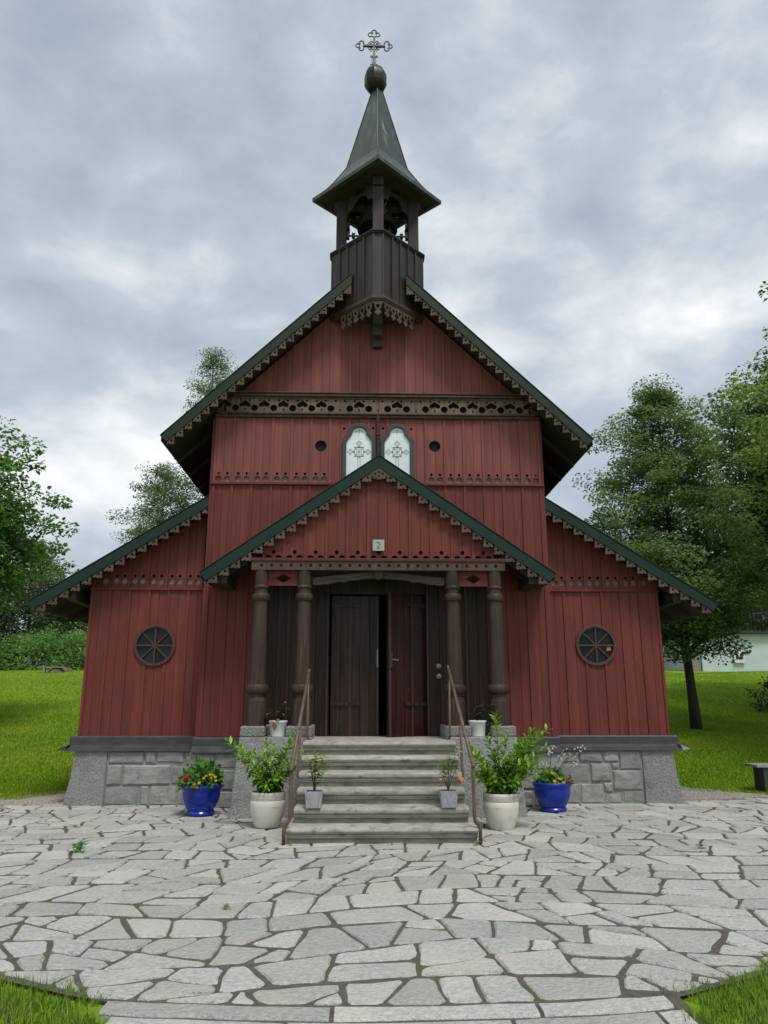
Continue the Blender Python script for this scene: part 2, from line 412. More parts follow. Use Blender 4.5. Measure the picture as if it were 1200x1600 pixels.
def boards(parent, xa, xb, bays, y, zlo, zhi, holes=(), split=2, mat='red', th=0.022, batten=True, bmat=None, bw=0.040, stepz=False, ends=True):
    """vertical boards (each its own object) with a raised batten on every bay line"""
    p = (xb - xa) / bays
    fz = zlo if callable(zlo) else (lambda x: zlo)
    fh = zhi if callable(zhi) else (lambda x: zhi)
    def poly(u0, u1):
        if stepz:
            zc = zlo((u0 + u1) / 2)
            return [(u0, zc), (u1, zc), (u1, fh(u1)), (u0, fh(u0))]
        xs = [u0] + ([0.0] if u0 < -1e-4 < 1e-4 < u1 else []) + [u1]
        if min(fh(x) - fz(x) for x in (u0, u1)) < 0.03:
            n = [u0 + (u1 - u0) * k / 12 for k in range(13)]
            xs = [x for x in n if fh(x) - fz(x) > 0.012]
            if len(xs) < 2: return None
        return [(xs[0], fz(xs[0])), (xs[-1], fz(xs[-1]))] + [(x, fh(x)) for x in reversed(xs)]
    for i in range(bays):
        for k in range(split):
            u0 = xa + p * i + p * k / split + 0.0022
            u1 = xa + p * i + p * (k + 1) / split - 0.0022
            if k == 0: j = random.uniform(-.004, .004)
            pl = poly(u0, u1)
            if not pl: continue
            hs = [h for h in holes if max(q[0] for q in h) > u0 and min(q[0] for q in h) < u1]
            yy = y + random.uniform(-0.0025, 0.0025)
            MB().plate(pl, hs, front(yy), th).build('board', mat, parent)
    if batten:
        for i in range(0 if ends else 1, bays + 1 if ends else bays):
            c = xa + p * i
            u0, u1 = c - bw / 2, c + bw / 2
            if i == 0: u0, u1 = xa, xa + bw
            if i == bays: u0, u1 = xb - bw, xb
            pl = poly(u0, u1)
            if not pl: continue
            hs = [h for h in holes if max(q[0] for q in h) > u0 and min(q[0] for q in h) < u1]
            MB().plate(pl, hs, front(y - 0.020), 0.018).build('batten', bmat or mat, parent)

# ------------------------------------------------------------------ nave front wall
def poly_gable(y0, y1, hw, zb, mb, top):
    mb.prism([(-hw, zb), (hw, zb), (hw, top(hw)), (0, top(0)), (-hw, top(hw))], lambda u, w, d: (u, d, w), y0, y1)
wall = MB()
wall.plate([(-NW + .02, 0.9), (NW - .02, 0.9), (NW - .02, zmain(NW) - .26), (0, zmain(0) - .26), (-NW + .02, zmain(NW) - .26)],
           [[(-0.76, 0.95), (0.77, 0.95), (0.77, 3.25), (-0.76, 3.25)]], front(YN + 0.045), 0.16)
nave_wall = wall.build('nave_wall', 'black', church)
mb = MB()
for s in (-1, 1):
    mb.box(min(s * (NW - .02), s * (NW - .2)), max(s * (NW - .02), s * (NW - .2)), YN + .02, 24.0, 0.0, 6.25)
mb.box(-NW + .2, NW - .2, 23.8, 24.0, 0.0, 6.2)
mb.build('nave_side_wall', 'red', church)
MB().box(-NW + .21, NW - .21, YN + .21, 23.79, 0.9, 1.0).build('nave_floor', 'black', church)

def winshape(cx, off=0.0):
    hw, ra = 0.213 + off, 0.122 + off
    zb = 5.06 - off * 0
    q = [(cx - hw, zb), (cx + hw, zb), (cx + hw, 5.775 + off * .35), (cx + ra + 0.045, 5.86 + off * .4), (cx + ra + .004, 5.90)]
    for k in range(0, 11):
        t = math.pi * k / 10
        q.append((cx + ra * math.cos(t), 5.915 + ra * math.sin(t)))
    q += [(cx - ra - .004, 5.90), (cx - ra - 0.045, 5.86 + off * .4), (cx - hw, 5.775 + off * .35)]
    return q
mid_holes = [winshape(-.320, .05), winshape(.323, .05)]
mid_holes += [circle(-.965, 5.707, .098, 20), circle(.957, 5.715, .098, 20)]
for x, z in ((-.575, 6.022), (-.083, 6.03), (.082, 6.03), (.565, 6.02)): mid_holes.append(circle(x, z, .024, 10))
for i in range(17):
    c = -NW + PITCHB * (i + .5)
    if abs(c) < 0.7: continue
    for s in (-1, 1):
        x = c + s * 0.071
        if abs(x) > NW - .09: continue
        mid_holes.append(circle(x, 5.121, .052, 16)); mid_holes.append(circle(x, 5.212, .025, 10))
boards(nave_wall, -NW, NW, 17, YN, 5.045, 6.20, mid_holes, mat='red_pale')
MB().box(-NW + .03, NW - .03, YN + .0345, YN + .043, 5.05, 5.185).build('hole_backing', 'grey_in', nave_wall)
# lower tier; the porch back wall takes the middle below 3.45
boards(nave_wall, -NW, NW, 17, YN, lambda x: 1.01 if abs(x) > 1.70 else 3.44, 5.02, stepz=True)
mb = MB().box(-NW - .04, NW + .04, YN - .045, YN + .02, 5.018, 5.034).box(-NW - .03, NW + .03, YN - .035, YN + .02, 5.034, 5.055)
mb.build('wall_ledge', 'red', church)
# gable tier
boards(nave_wall, -NW + PITCHB, NW - PITCHB, 15, YN, 6.63, lambda x: zmain(x) - .20, mat='red_pale')

# frieze: a row of pierced panels
frieze = MB().box(-2.60, 2.60, YN + .0, YN + .03, 6.27, 6.53).build('frieze', 'black', church)
spade = [(0, .230), (.018, .203), (.055, .182), (.086, .158), (.094, .130), (.082, .106), (.052, .096), (.022, .106), (0, .124)]
spade_full = [(x, z) for x, z in spade] + [(-x, z) for x, z in spade[::-1][1:-1]]
u = PITCHB / 2
def frieze_mesh(kind):
    hs = [circle(0, .080, .060, 18), circle(-.086, .219, .019, 10), circle(.086, .219, .019, 10)]
    for s in (-1, 1):
        if not (kind == 1 and s == 1) and not (kind == 2 and s == -1):
            hs.append([(s * u + x, z) for x, z in spade_full])
        hs.append([(s * u - .011, .03), (s * u + .011, .03), (s * u + .011, .072), (s * u - .011, .072)])
    return MB().plate([(-u + .0015, 0), (u - .0015, 0), (u - .0015, .246), (-u + .0015, .246)], hs, lambda a, w, d: (a, d, w), .024).mesh('frieze_panel')
fm = [frieze_mesh(0), frieze_mesh(1), frieze_mesh(2)]
for i in range(16):
    o = link('frieze_panel', fm[1 if i in (5, 7, 9) else 2 if i in (6, 8, 10) else 0], 'frieze', frieze)
    o.location = (PITCHB * (i - 7.5), YN - .062 + random.uniform(-.002, .002), 6.276)
mb = MB().box(-2.50, 2.50, YN - .075, YN + .02, 6.522, 6.56).box(-2.47, 2.47, YN - .115, YN + .02, 6.56, 6.585).box(-2.45, 2.45, YN - .09, YN + .02, 6.585, 6.612).box(-2.44, 2.44, YN - .12, YN + .02, 6.612, 6.638)
mb.build('cornice', 'brown', church, bevel=.006)
mb = MB().box(-2.70, 2.70, YN - .085, YN + .0, 6.245, 6.277).box(-2.76, 2.76, YN - .055, YN + .0, 6.198, 6.243)
mb.build('frieze_rail', 'brown', church, bevel=.006)
for s in (-1, 1):      # carved brackets at the ends of the frieze
    mb = MB().prism([(s * 2.60, 6.28), (s * 2.74, 6.28), (s * 2.72, 6.33), (s * 2.66, 6.36), (s * 2.64, 6.42), (s * 2.60, 6.44)], lambda a, w, d: (a, d, w), YN - .06, YN + .0)
    mb.build('frieze_bracket', 'brown', church)

# twin windows
def ribbon(mb, pts, w, y):
    for a, b in zip(pts[:-1], pts[1:]):
        a = Vector(a); b = Vector(b); d = (b - a).normalized(); n = Vector((-d.y, d.x)) * w / 2
        e = d * w * .4
        q = [a + n - e, a - n - e, b - n + e, b + n + e]
        mb.add([(p.x, y, p.y) for p in q], [(0, 1, 2, 3)])
for wi, cx in enumerate((-.320, .323)):
    w = thing('arched_window', (cx, YN, 5.06), None, None)
    w.parent = church; w.matrix_parent_inverse = Matrix.Translation(-church.location)
    def wpart(o):
        o.matrix_parent_inverse = Matrix.Translation((-cx, -YN, -5.06)); return o
    wpart(MB().plate(winshape(cx, .07), [winshape(cx, 0.0)], front(YN - .045), .07).build('frame', 'frame_grey', w, bevel=.008))
    wpart(MB().plate(winshape(cx, .012), [], front(YN - .008), .008).build('pane', 'pane_white', w))
    mb = MB(); y = YN - .0105; z0 = 5.605; lw = .006
    q = .072
    ribbon(mb, [(cx - q, z0 - q), (cx + q, z0 - q), (cx + q, z0 + q), (cx - q, z0 + q), (cx - q, z0 - q)], lw, y)
    ribbon(mb, [(cx - q - .012, z0 + q + .012), (cx + q + .012, z0 + q + .012)], .006, y)
    ribbon(mb, [(cx - q - .012, z0 - q - .012), (cx + q + .012, z0 - q - .012)], .006, y)
    for r_, wd in ((.045, .004), (.022, .004), (.008, .006)):
        ribbon(mb, [(cx + r_ * math.cos(t * .785), z0 + r_ * math.sin(t * .785)) for t in range(9)], wd, y - .0004)
    for sx in (-1, 1):
        for sz in (-1, 1):
            ribbon(mb, circle(cx + sx * .05, z0 + sz * .05, .010, 6) + circle(cx + sx * .05, z0 + sz * .05, .010, 6)[:1], .006, y - .0008)
    for dx, dz in ((-.148, 0), (.148, 0), (0, .148)):
        for h, wd in ((.048, .006), (.022, .003)):
            ribbon(mb, [(cx + dx - h, z0 + dz), (cx + dx, z0 + dz + h), (cx + dx + h, z0 + dz), (cx + dx, z0 + dz - h), (cx + dx - h, z0 + dz)], wd, y - .0012)
        px, pz = cx + dx * .58, z0 + dz * .58
        ox, oz = (0, .014) if dx else (.014, 0)
        ribbon(mb, [(px - ox, pz - oz), (px + ox, pz + oz)], .016, y - .0016)
    for sx in (-1, 1):
        ribbon(mb, [(cx + sx * .02, z0 - .085), (cx + sx * .02, z0 - .5)], .005, y - .002)
    ribbon(mb, [(cx - .02, z0 - .10), (cx + .02, z0 - .10)], .008, y - .0024)
    for sx in (-1, 1):      # small spray under the arch
        ribbon(mb, [(cx, 5.955), (cx + sx * .03, 5.965), (cx + sx * .06, 5.95), (cx + sx * .075, 5.965)], .006, y - .0028)
        ribbon(mb, [(cx + sx * .03, 5.965), (cx + sx * .045, 5.985)], .006, y - .0032)
    ribbon(mb, circle(cx, 5.985, .013, 6) + circle(cx, 5.985, .013, 6)[:1], .007, y - .0036)
    ribbon(mb, [(cx, 5.955), (cx, 5.925)], .006, y - .004)
    wpart(mb.build('painted_cross', 'lead', w))
mb = MB().lathe([(.030, 5.0), (.030, 5.80), (.036, 5.815), (.036, 5.83), (.028, 5.84), (.028, 5.87), (.037, 5.88), (.037, 5.90), (.033, 5.91), (.033, 6.24)], (0, YN - .05, 0), 8, R(22.5))
mb.build('window_mullion', 'tower', church)
# ------------------------------------------------------------------ roofs
def slab(mb, plan, zf, t0, t1):
    n = len(plan)
    v = [(x, y, zf(x) - t0) for x, y in plan] + [(x, y, zf(x) - t1) for x, y in plan]
    mb.add(v, [tuple(range(n)), tuple(range(n, 2 * n))[::-1]] + [(i, n + i, n + (i + 1) % n, (i + 1) % n) for i in range(n)])
def barge(name, s, x0, x1, zf, sl, hv, y, th=.045, mat='green'):
    th_ = math.atan(sl); w = hv * math.cos(th_)
    p = [(x0, zf(x0)), (x1, zf(x1)), (x1 - w * math.sin(th_), zf(x1) - w * math.cos(th_)), (x0, zf(x0) - hv)]
    b = MB().prism([(s * a, c) for a, c in p], lambda u_, w_, d: (u_, d, w_), y, y + th).build(name, mat, church, bevel=.006)
    # a thin rolled edge along the top
    q = [(x0, zf(x0) + .004), (x1 + .004, zf(x1 + .004) + .004), (x1 + .004, zf(x1 + .004) + .018), (x0, zf(x0) + .018)]
    MB().prism([(s * a, c) for a, c in q], lambda u_, w_, d: (u_, d, w_), y - .012, y + th + .03).build('edge_roll', 'green_moss', b)
    # small nail heads and scuffs are left to the paint material
    return b
def tag_mesh(dx, dz, s):
    zb = -.046
    o = [(0, .035), (0, -.012), (.10 * dx, zb * .9), (.14 * dx, zb), (.88 * dx, zb - .004), (.97 * dx, zb + .006), (dx - .003, zb + .022), (dx - .003, dz - .012), (dx - .001, dz + .035)]
    h = [circle(.36 * dx, zb - .008, .021, 9), circle(.70 * dx, zb - .010, .018, 9), circle(dx + .004, .10 * dz, .018, 9), circle(dx + .004, .50 * dz, .021, 9),
         circle(0, -.008, .024, 9), circle(dx, dz - .008, .024, 9), circle(.62 * dx, .16 * dz, .020, 10)]
    if s > 0:
        o = [(-x, z) for x, z in o][::-1]; h = [[(-x, z) for x, z in q][::-1] for q in h]
    return MB().plate(o, h, lambda a, w, d: (a, d, w), .022).mesh('fret_tag')
def tags(parent, s, x_tip, zf, hv, dx, dz, n, y):
    me = tag_mesh(dx, dz, s)
    for i in range(n):
        x = x_tip - dx * i
        o = link('fret_tag', me, 'fret', parent)
        o.location = (s * x, y + random.uniform(0, .003), zf(x) - hv)

# main roof
for s in (-1, 1):
    plan = [(s * .47, YM), (s * 3.536, YM), (s * 3.536, 24.4), (0, 24.4), (0, 12.1), (s * .47, 12.1)]
    if s < 0: plan = plan[::-1]
    pl2 = [(s * (3.536 - .0) if abs(x) > 3 else x, y + (.05 if y == YM else -.01)) for x, y in plan]
    mb = MB(); slab(mb, pl2, zmain, .004, .075)
    mb.build('main_roof_slope', 'green_moss', church)
    pl3 = [(s * 3.50 if abs(x) > 3 else x, y + (.07 if y == YM else -.02)) for x, y in plan]
    mb = MB(); slab(mb, pl3, zmain, .077, .135)
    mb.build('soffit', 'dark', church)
    b = barge('main_barge_board', s, .468, 3.536, zmain, SL, .195, YM, mat='green_moss')
    tags(b, s, 3.44, zmain, .19, .1346, .1313, 22, YM + .012)
    # squared-off end tag beside the turret
    hs = [circle(s * .51, zmain(.51) - .33, .014, 8), circle(s * .51, zmain(.51) - .26, .014, 8)]
    MB().plate([(s * .475, zmain(.475) - .17), (s * .475, zmain(.475) - .38), (s * .56, zmain(.475) - .38), (s * .56, zmain(.56) - .17)][::s], hs, front(YM + .014), .022).build('fret_tag', 'fret', b)
    for k in range(15):
        yk = YM + .16 + k * .85
        MB().prism([(s * 2.73, zmain(2.73) - .137), (s * 3.48, zmain(3.48) - .137), (s * 3.48, zmain(3.48) - .20), (s * 2.73, zmain(2.73) - .26)], lambda a, w, d: (a, d, w), yk, yk + .1).build('rafter_tail', 'dark', church)

# ------------------------------------------------------------------ wings
for s in (-1, 1):
    X = lambda a: s * a
    def srt(a, b): return (min(s * a, s * b), max(s * a, s * b))
    WX0, WX1 = 2.885, 4.70
    wc = 3.60
    wz = 2.41 if s < 0 else 2.425
    mb = MB().plate([(X(2.76), .85), (X(WX1 - .02), .85), (X(WX1 - .02), zwing(WX1) - .22), (X(2.76), zwing(2.76) - .22)][::s],
                    [circle(X(wc), wz, .30, 24)], front(YW + .045), .12)
    ww = mb.build('wing_wall', 'black', church)
    mb = MB().box(*srt(WX1 - .02, WX1 - .16), YW + .012, 23.0, 0.0, 3.36).box(*srt(2.76, WX1 - .2), 22.86, 23.0, 0.0, 3.9)
    mb.build('wing_side_wall', 'red', church)
    MB().box(*srt(2.76, WX1 - .17), YW + .17, 22.8, .85, .95).build('wing_floor', 'black', church)
    pw = (WX1 - WX0) / 6
    whole = [circle(X(wc), wz, .305, 28)]
    boards(ww, *srt(2.795, WX1), 6, YW, 1.005, 3.315, whole)
    hs = []
    for i in range(6):
        c = WX0 + pw * (i + .5)
        for k in (-1, 1):
            x = c + k * .066
            if i == 5 and k == 1: continue
            hs.append(circle(X(x), 3.458, .050, 16))
            if not (i == 5): hs.append(circle(X(x), 3.545, .025, 10))
    boards(ww, *srt(WX0, WX1), 6, YW, 3.345, lambda x: zwing(x) - .16, hs)
    MB().box(*srt(WX0 + .03, WX1 - .03), YW + .0345, YW + .043, 3.37, 3.525).build('hole_backing', 'grey_in' if s > 0 else 'mortar', ww)
    MB().box(*srt(2.795, WX1 + .02), YW - .04, YW + .01, 3.312, 3.328).box(*srt(2.795, WX1 + .015), YW - .03, YW + .01, 3.328, 3.348).build('wall_ledge', 'red', church)
    # corner board of the nave beside the dark slot
    MB().box(*srt(2.745, 2.79), YN + .01, YW + .3, 1.0, 6.2).build('corner_board', 'red', church)
    # round window
    w = thing('round_window', (X(wc), YW, wz), None, None)
    w.parent = church; w.matrix_parent_inverse = Matrix.Translation(-church.location)
    inv = Matrix.Translation((-X(wc), -YW, -wz))
    o = MB().plate(circle(X(wc), wz, .335, 40), [circle(X(wc), wz, .285, 36)], front(YW - .035), .07).build('ring', 'door_strip', w, bevel=.008); o.matrix_parent_inverse = inv
    for k in range(8):
        a0 = math.pi / 4 * k
        q = [(X(wc) + .03 * math.cos(a0 + .39), wz + .03 * math.sin(a0 + .39))] + [(X(wc) + .288 * math.cos(a0 + .785 * t / 5), wz + .288 * math.sin(a0 + .785 * t / 5)) for t in range(6)]
        tx, tz = random.uniform(-.03, .03), random.uniform(-.03, .03)
        fn = lambda u_, w_, d, tx=tx, tz=tz: (u_, YW + .010 + d + (u_ - X(wc)) * tx + (w_ - wz) * tz, w_)
        o = MB().plate(q, [], fn, .006).build('pane', 'glass', w); o.matrix_parent_inverse = inv
    for k in range(4):
        a0 = math.pi / 4 * k
        dx, dz = math.cos(a0), math.sin(a0); nx, nz = -dz * .0125, dx * .0125
        rr = .287
        q = [(X(wc) - dx * rr + nx, wz - dz * rr + nz), (X(wc) - dx * rr - nx, wz - dz * rr - nz), (X(wc) + dx * rr - nx, wz + dz * rr - nz), (X(wc) + dx * rr + nx, wz + dz * rr + nz)]
        o = MB().prism(q, lambda u_, w_, d: (u_, d, w_), YW - .022 + .0015 * k, YW + .014).build('glazing_bar', 'door_strip', w); o.matrix_parent_inverse = inv
    if s > 0:
        o = MB().prism([(X(wc) + .17, wz - .09), (X(wc) + .25, wz - .085), (X(wc) + .245, wz - .025), (X(wc) + .18, wz - .02)], lambda u_, w_, d: (u_, d, w_), YW - .004, YW + .004).build('amber_pane', 'amber', w); o.matrix_parent_inverse = inv
    # roof
    plan = [(X(2.765), YE), (X(WTX), YE), (X(WTX), 23.4), (X(2.765), 23.4)]
    if s < 0: plan = plan[::-1]
    mb = MB(); slab(mb, [(x, y + (.05 if y == YE else 0)) for x, y in plan], zwing, .004, .07); mb.build('wing_roof_slope', 'green', church)
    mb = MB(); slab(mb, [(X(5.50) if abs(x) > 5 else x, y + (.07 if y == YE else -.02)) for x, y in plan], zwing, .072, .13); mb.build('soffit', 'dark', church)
    b = barge('wing_barge_board', s, 2.765, WTX, zwing, WSL, .185, YE)
    tags(b, s, 5.44, zwing, .18, .1686, .1076, 16, YE + .012)
    MB().box(*srt(4.85, 4.98), YE + .1, 22, zwing(4.85) - .42, zwing(4.85) - .24).build('purlin', 'dark', church)
    for k in range(14):
        yk = YE + .12 + k * .8
        MB().prism([(X(4.69), zwing(4.69) - .132), (X(5.46), zwing(5.46) - .132), (X(5.46), zwing(5.46) - .20), (X(5.30), zwing(5.3) - .26), (X(4.69), zwing(4.69) - .27)], lambda a, w_, d: (a, d, w_), yk, yk + .1).build('rafter_tail', 'dark', church)
    # skirting with drip ledge
    fn = lambda y, z, d: (d, y, z)
    prof = [(YW + .02, 1.005), (YW - .035, 1.005), (YW - .05, .985), (YW - .055, .875), (YW - .11, .835), (YW - .21, .806), (YW - .215, .785), (YW + .02, .785)]
    MB().prism(prof, fn, *srt(2.80, 4.80)).build('skirting_board', 'slate', church)
    MB().prism([(X(4.805), .812), (X(4.805), .79), (X(4.93), .80), (X(4.925), .812), (X(4.78), .875)][::-s], lambda a, z, d: (a, d, z), YW - .2, 23).build('drip_edge', 'drip' if s > 0 else 'slate', church)
    prof = [(YN + .02, 1.003), (YN - .035, 1.003), (YN - .05, .983), (YN - .055, .873), (YN - .10, .835), (YN - .14, .802), (YN - .145, .781), (YN + .3, .781)]
    MB().prism(prof, fn, *srt(1.90, 2.81)).build('skirting_board', 'slate', church)
    # masonry base
    yb = 12.27
    mb = MB().hexa([(min(X(2.7), X(4.2)), yb + .016, -.1), (max(X(2.7), X(4.2)), yb + .016, -.1), (max(X(2.7), X(4.2)), 12.6, -.1), (min(X(2.7), X(4.2)), 12.6, -.1),
                    (min(X(2.7), X(4.2)), yb + .020, .80), (max(X(2.7), X(4.2)), yb + .020, .80), (max(X(2.7), X(4.2)), 12.6, .80), (min(X(2.7), X(4.2)), 12.6, .80)])
    mb.box(*srt(4.3, 4.72), 12.6, 23, -.1, .80)
    mb.box(*srt(1.8, 2.83), 11.952, 12.32, -.1, .79)
    base = mb.build('masonry_base', 'mortar', church)
    if s < 0:
        stones = [(-4.14, -3.60, .60, .785), (-3.575, -3.42, .60, .785), (-3.40, -2.98, .61, .785), (-2.955, -2.84, .58, .785),
                  (-4.15, -3.925, .295, .58), (-3.905, -3.18, .295, .58), (-3.155, -2.84, .30, .56),
                  (-4.16, -3.645, .0, .275), (-3.62, -3.49, .0, .275), (-3.465, -3.07, .0, .275), (-3.045, -2.84, .0, .28)]
        nave = [(-2.81, -2.45, .52, .775), (-2.43, -1.98, .55, .775), (-2.81, -2.60, .27, .50), (-2.58, -2.0, .25, .53), (-2.81, -2.38, .0, .25), (-2.36, -1.98, .0, .23)]
    else:
        stones = [(3.175, 3.53, .61, .785), (3.555, 3.785, .615, .785), (3.805, 4.135, .50, .785), (3.675, 3.785, .505, .595), (2.90, 3.31, .31, .59), (3.335, 3.655, .32, .59),
                  (3.68, 4.13, .20, .485), (2.84, 3.15, .61, .785), (3.165, 3.515, .0, .29), (3.535, 3.66, .17, .30), (3.535, 3.80, .0, .155), (3.82, 4.13, .0, .185), (2.84, 3.145, .0, .29)]
        nave = [(2.42, 2.81, .53, .775), (1.98, 2.40, .55, .775), (2.55, 2.81, .27, .51), (2.0, 2.53, .25, .53), (2.36, 2.81, .0, .25), (1.98, 2.34, .0, .23)]
    for grp, y0 in ((stones, yb), (nave, 11.935)):
        for (a, b_, c, d_) in grp:
            j = lambda k=.008: random.uniform(-k, k)
            y = y0 + random.uniform(-.012, .012)
            n = 3
            q = [(a + j(), c + j()), ((a + b_) / 2 + j(), c + j()), (b_ + j(), c + j()), (b_ + j(), (c + d_) / 2 + j()), (b_ + j(), d_ + j(.004)), ((a + b_) / 2 + j(), d_ + j(.004)), (a + j(), d_ + j(.004)), (a + j(), (c + d_) / 2 + j())]
            cx_, cz_ = (a + b_) / 2, (c + d_) / 2
            q2 = [(x + (cx_ - x) * .02 / max(.05, abs(cx_ - x)) if abs(x - cx_) > .03 else x, z + (cz_ - z) * .02 / max(.05, abs(cz_ - z)) if abs(z - cz_) > .03 else z) for x, z in q]
            v = [(x, y + .022, z) for x, z in q] + [(x, y + j(.006), z) for x, z in q2] + [(x, y + .1, z) for x, z in q] + [(cx_, y - .006, cz_)]
            f = [(8 + k, 8 + (k + 1) % 8, 24) for k in range(8)]
            f += [(k, (k + 1) % 8, 8 + (k + 1) % 8, 8 + k) for k in range(8)] + [(16 + k, 16 + (k + 1) % 8, (k + 1) % 8, k) for k in range(8)]
            MB().add(v, f).build('stone', 'ashlar', base)
    p = [(4.165, 12.235), (4.775, 12.235), (4.775, 12.75), (4.165, 12.75)]
    t = [(4.165, 12.27), (4.66, 12.27), (4.66, 12.75), (4.165, 12.75)]
    mid = [(4.165, 12.252), (4.695, 12.252), (4.695, 12.75), (4.165, 12.75)]
    v = [(X(x), y, -.06) for x, y in p] + [(X(x), y, .40) for x, y in mid] + [(X(x), y, .79) for x, y in t]
    f = [(0, 1, 2, 3), (8, 9, 10, 11)] + [(r_ * 4 + k, r_ * 4 + (k + 1) % 4, r_ * 4 + 4 + (k + 1) % 4, r_ * 4 + 4 + k) for r_ in (0, 1) for k in range(4)]
    MB().add(v, f).build('corner_pier', 'granite', church, bevel=.012)

# ------------------------------------------------------------------ porch
for s in (-1, 1):
    def srt(a, b): return (min(s * a, s * b), max(s * a, s * b))
    plan = [(0, YP + .05), (s * 2.668, YP + .05), (s * 2.668, YN - .005), (0, YN - .005)]
    if s < 0: plan = plan[::-1]
    mb = MB(); slab(mb, plan, zporch, .004, .07); mb.build('porch_roof_slope', 'green', church)
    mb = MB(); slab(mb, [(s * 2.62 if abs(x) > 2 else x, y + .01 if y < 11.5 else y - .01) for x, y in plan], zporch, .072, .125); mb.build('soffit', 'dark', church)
    b = barge('porch_barge_board', s, 0.0005, 2.668, zporch, PSL, .188, YP)
    tags(b, s, 2.565, zporch, .182, .1635, .1134, 15, YP + .012)
    MB().box(*srt(1.68, 1.86), YG + .16, YN - .005, 3.46, 3.60).build('porch_plate', 'dark', church)
    MB().box(*srt(2.28, 2.42), YP + .1, YN - .005, zporch(2.35) - .36, zporch(2.42) - .13).build('porch_purlin', 'dark', church)
    for yk in (YP + .16, YP + .55):
        MB().prism([(s * 1.86, zporch(1.86) - .127), (s * 2.58, zporch(2.58) - .127), (s * 2.58, zporch(2.58) - .20), (s * 2.40, zporch(2.4) - .27), (s * 1.86, zporch(1.86) - .30)], lambda a, w, d: (a, d, w), yk, yk + .09).build('rafter_tail', 'dark', church)
MB().box(-1.67, 1.67, YG + .165, YN - .006, 3.455, 3.49).build('porch_ceiling', 'dark', church)
# apex tag
hs = [circle(0, 4.985, .016, 9), circle(-.058, 4.955, .016, 9), circle(.058, 4.955, .016, 9), circle(0, 4.925, .014, 9), circle(-.11, 4.905, .014, 8), circle(.11, 4.905, .014, 8), circle(-.045, 4.872, .012, 8), circle(.045, 4.872, .012, 8)]
MB().plate([(-.128, 4.895), (-.10, 4.885), (-.06, 4.872), (0, 4.865), (.06, 4.872), (.10, 4.885), (.128, 4.895), (.128, 5.03), (0, 5.10), (-.128, 5.03)], hs, front(YP + .010), .022).build('apex_tag', 'fret', church)

pg = MB()
pg.prism([(-1.74, 3.635), (1.74, 3.635), (1.74, zporch(1.74) - .13), (0, zporch(0) - .13), (-1.74, zporch(1.74) - .13)], lambda u_, w_, d: (u_, d, w_), YG + .075, YG + .16)
pgw = pg.build('porch_gable_wall', 'black', church)
PB = 3.52 / 11
hs = []
for i in range(11):
    c = -1.76 + PB * (i + .5)
    for k in (-1, 1): hs.append(circle(c + k * .078, 3.635, .054, 18))
    hs.append(circle(c, 3.735, .031, 12))
boards(pgw, -1.76, 1.76, 11, YG, 3.628, lambda x: zporch(x) - .128, hs)
# beam with a row of round sinkings
hs = [circle(-1.76 + .147 * i, 3.515, .026, 10) for i in range(25)]
bm_ = MB().plate([(-1.91, 3.447), (1.91, 3.447), (1.91, 3.575), (-1.91, 3.575)], hs, front(YP + .03), .03).build('porch_beam', 'brown', church, bevel=0)
MB().box(-1.905, 1.905, YP + .062, YG + .15, 3.449, 3.60).build('beam_core', 'brown', bm_)
MB().box(-1.915, 1.915, YP + .012, YG - .03, 3.577, 3.628).build('beam_moulding', 'red_in', bm_, bevel=.008)
# columns
def column(x):
    p = [(.150, 1.18), (.153, 1.40), (.148, 1.545), (.137, 1.556), (.137, 1.575), (.118, 1.59), (.118, 1.635), (.150, 1.648), (.165, 1.675), (.165, 1.735), (.150, 1.765), (.128, 1.775),
         (.122, 1.95), (.112, 2.5), (.104, 2.985), (.122, 2.995), (.134, 3.02), (.134, 3.07), (.120, 3.098), (.098, 3.105), (.098, 3.165), (.112, 3.178), (.116, 3.195), (.112, 3.212), (.102, 3.222), (.107, 3.30), (.109, 3.449)]
    MB().lathe(p, (x, YG + .02, 0), 20).build('column', 'brown_v', church, auto=35)
for x in (-1.765, -1.118, 1.118, 1.758): column(x)
for s in (-1, 1):
    c = s * 1.438
    panel = MB().plate([(c - .235, 3.222), (c + .235, 3.222), (c + .235, 3.446), (c - .235, 3.446)], [[(c - .122, 3.335), (c, 3.268), (c + .122, 3.335), (c, 3.402)]], front(YG + .01), .03).build('diamond_panel', 'red', church)
    MB().box(c - .22, c - .125, YG + .006, YG + .009, 3.331, 3.339).box(c + .125, c + .22, YG + .006, YG + .009, 3.331, 3.339).build('panel_seam', 'red_in', panel)
# arched braces of grey weathered wood, and a keyblock
for s in (-1, 1):
    q = [(.070, 3.446), (1.00, 3.352), (1.00, 3.236), (.90, 3.236), (.85, 3.25), (.78, 3.246), (.72, 3.262), (.60, 3.29), (.52, 3.278), (.46, 3.305), (.34, 3.318), (.20, 3.335), (.070, 3.338)]
    MB().prism([(s * a, b_) for a, b_ in q], lambda a, w, d: (a, d, w), YG + .03, YG + .09).build('arched_brace', 'grey_wood', church, bevel=.006)
MB().prism([(-.068, 3.455), (.068, 3.455), (.068, 3.345), (0, 3.318), (-.068, 3.345)], lambda a, w, d: (a, d, w), YG + .0, YG + .11).build('key_block', 'brown', church, bevel=.006)
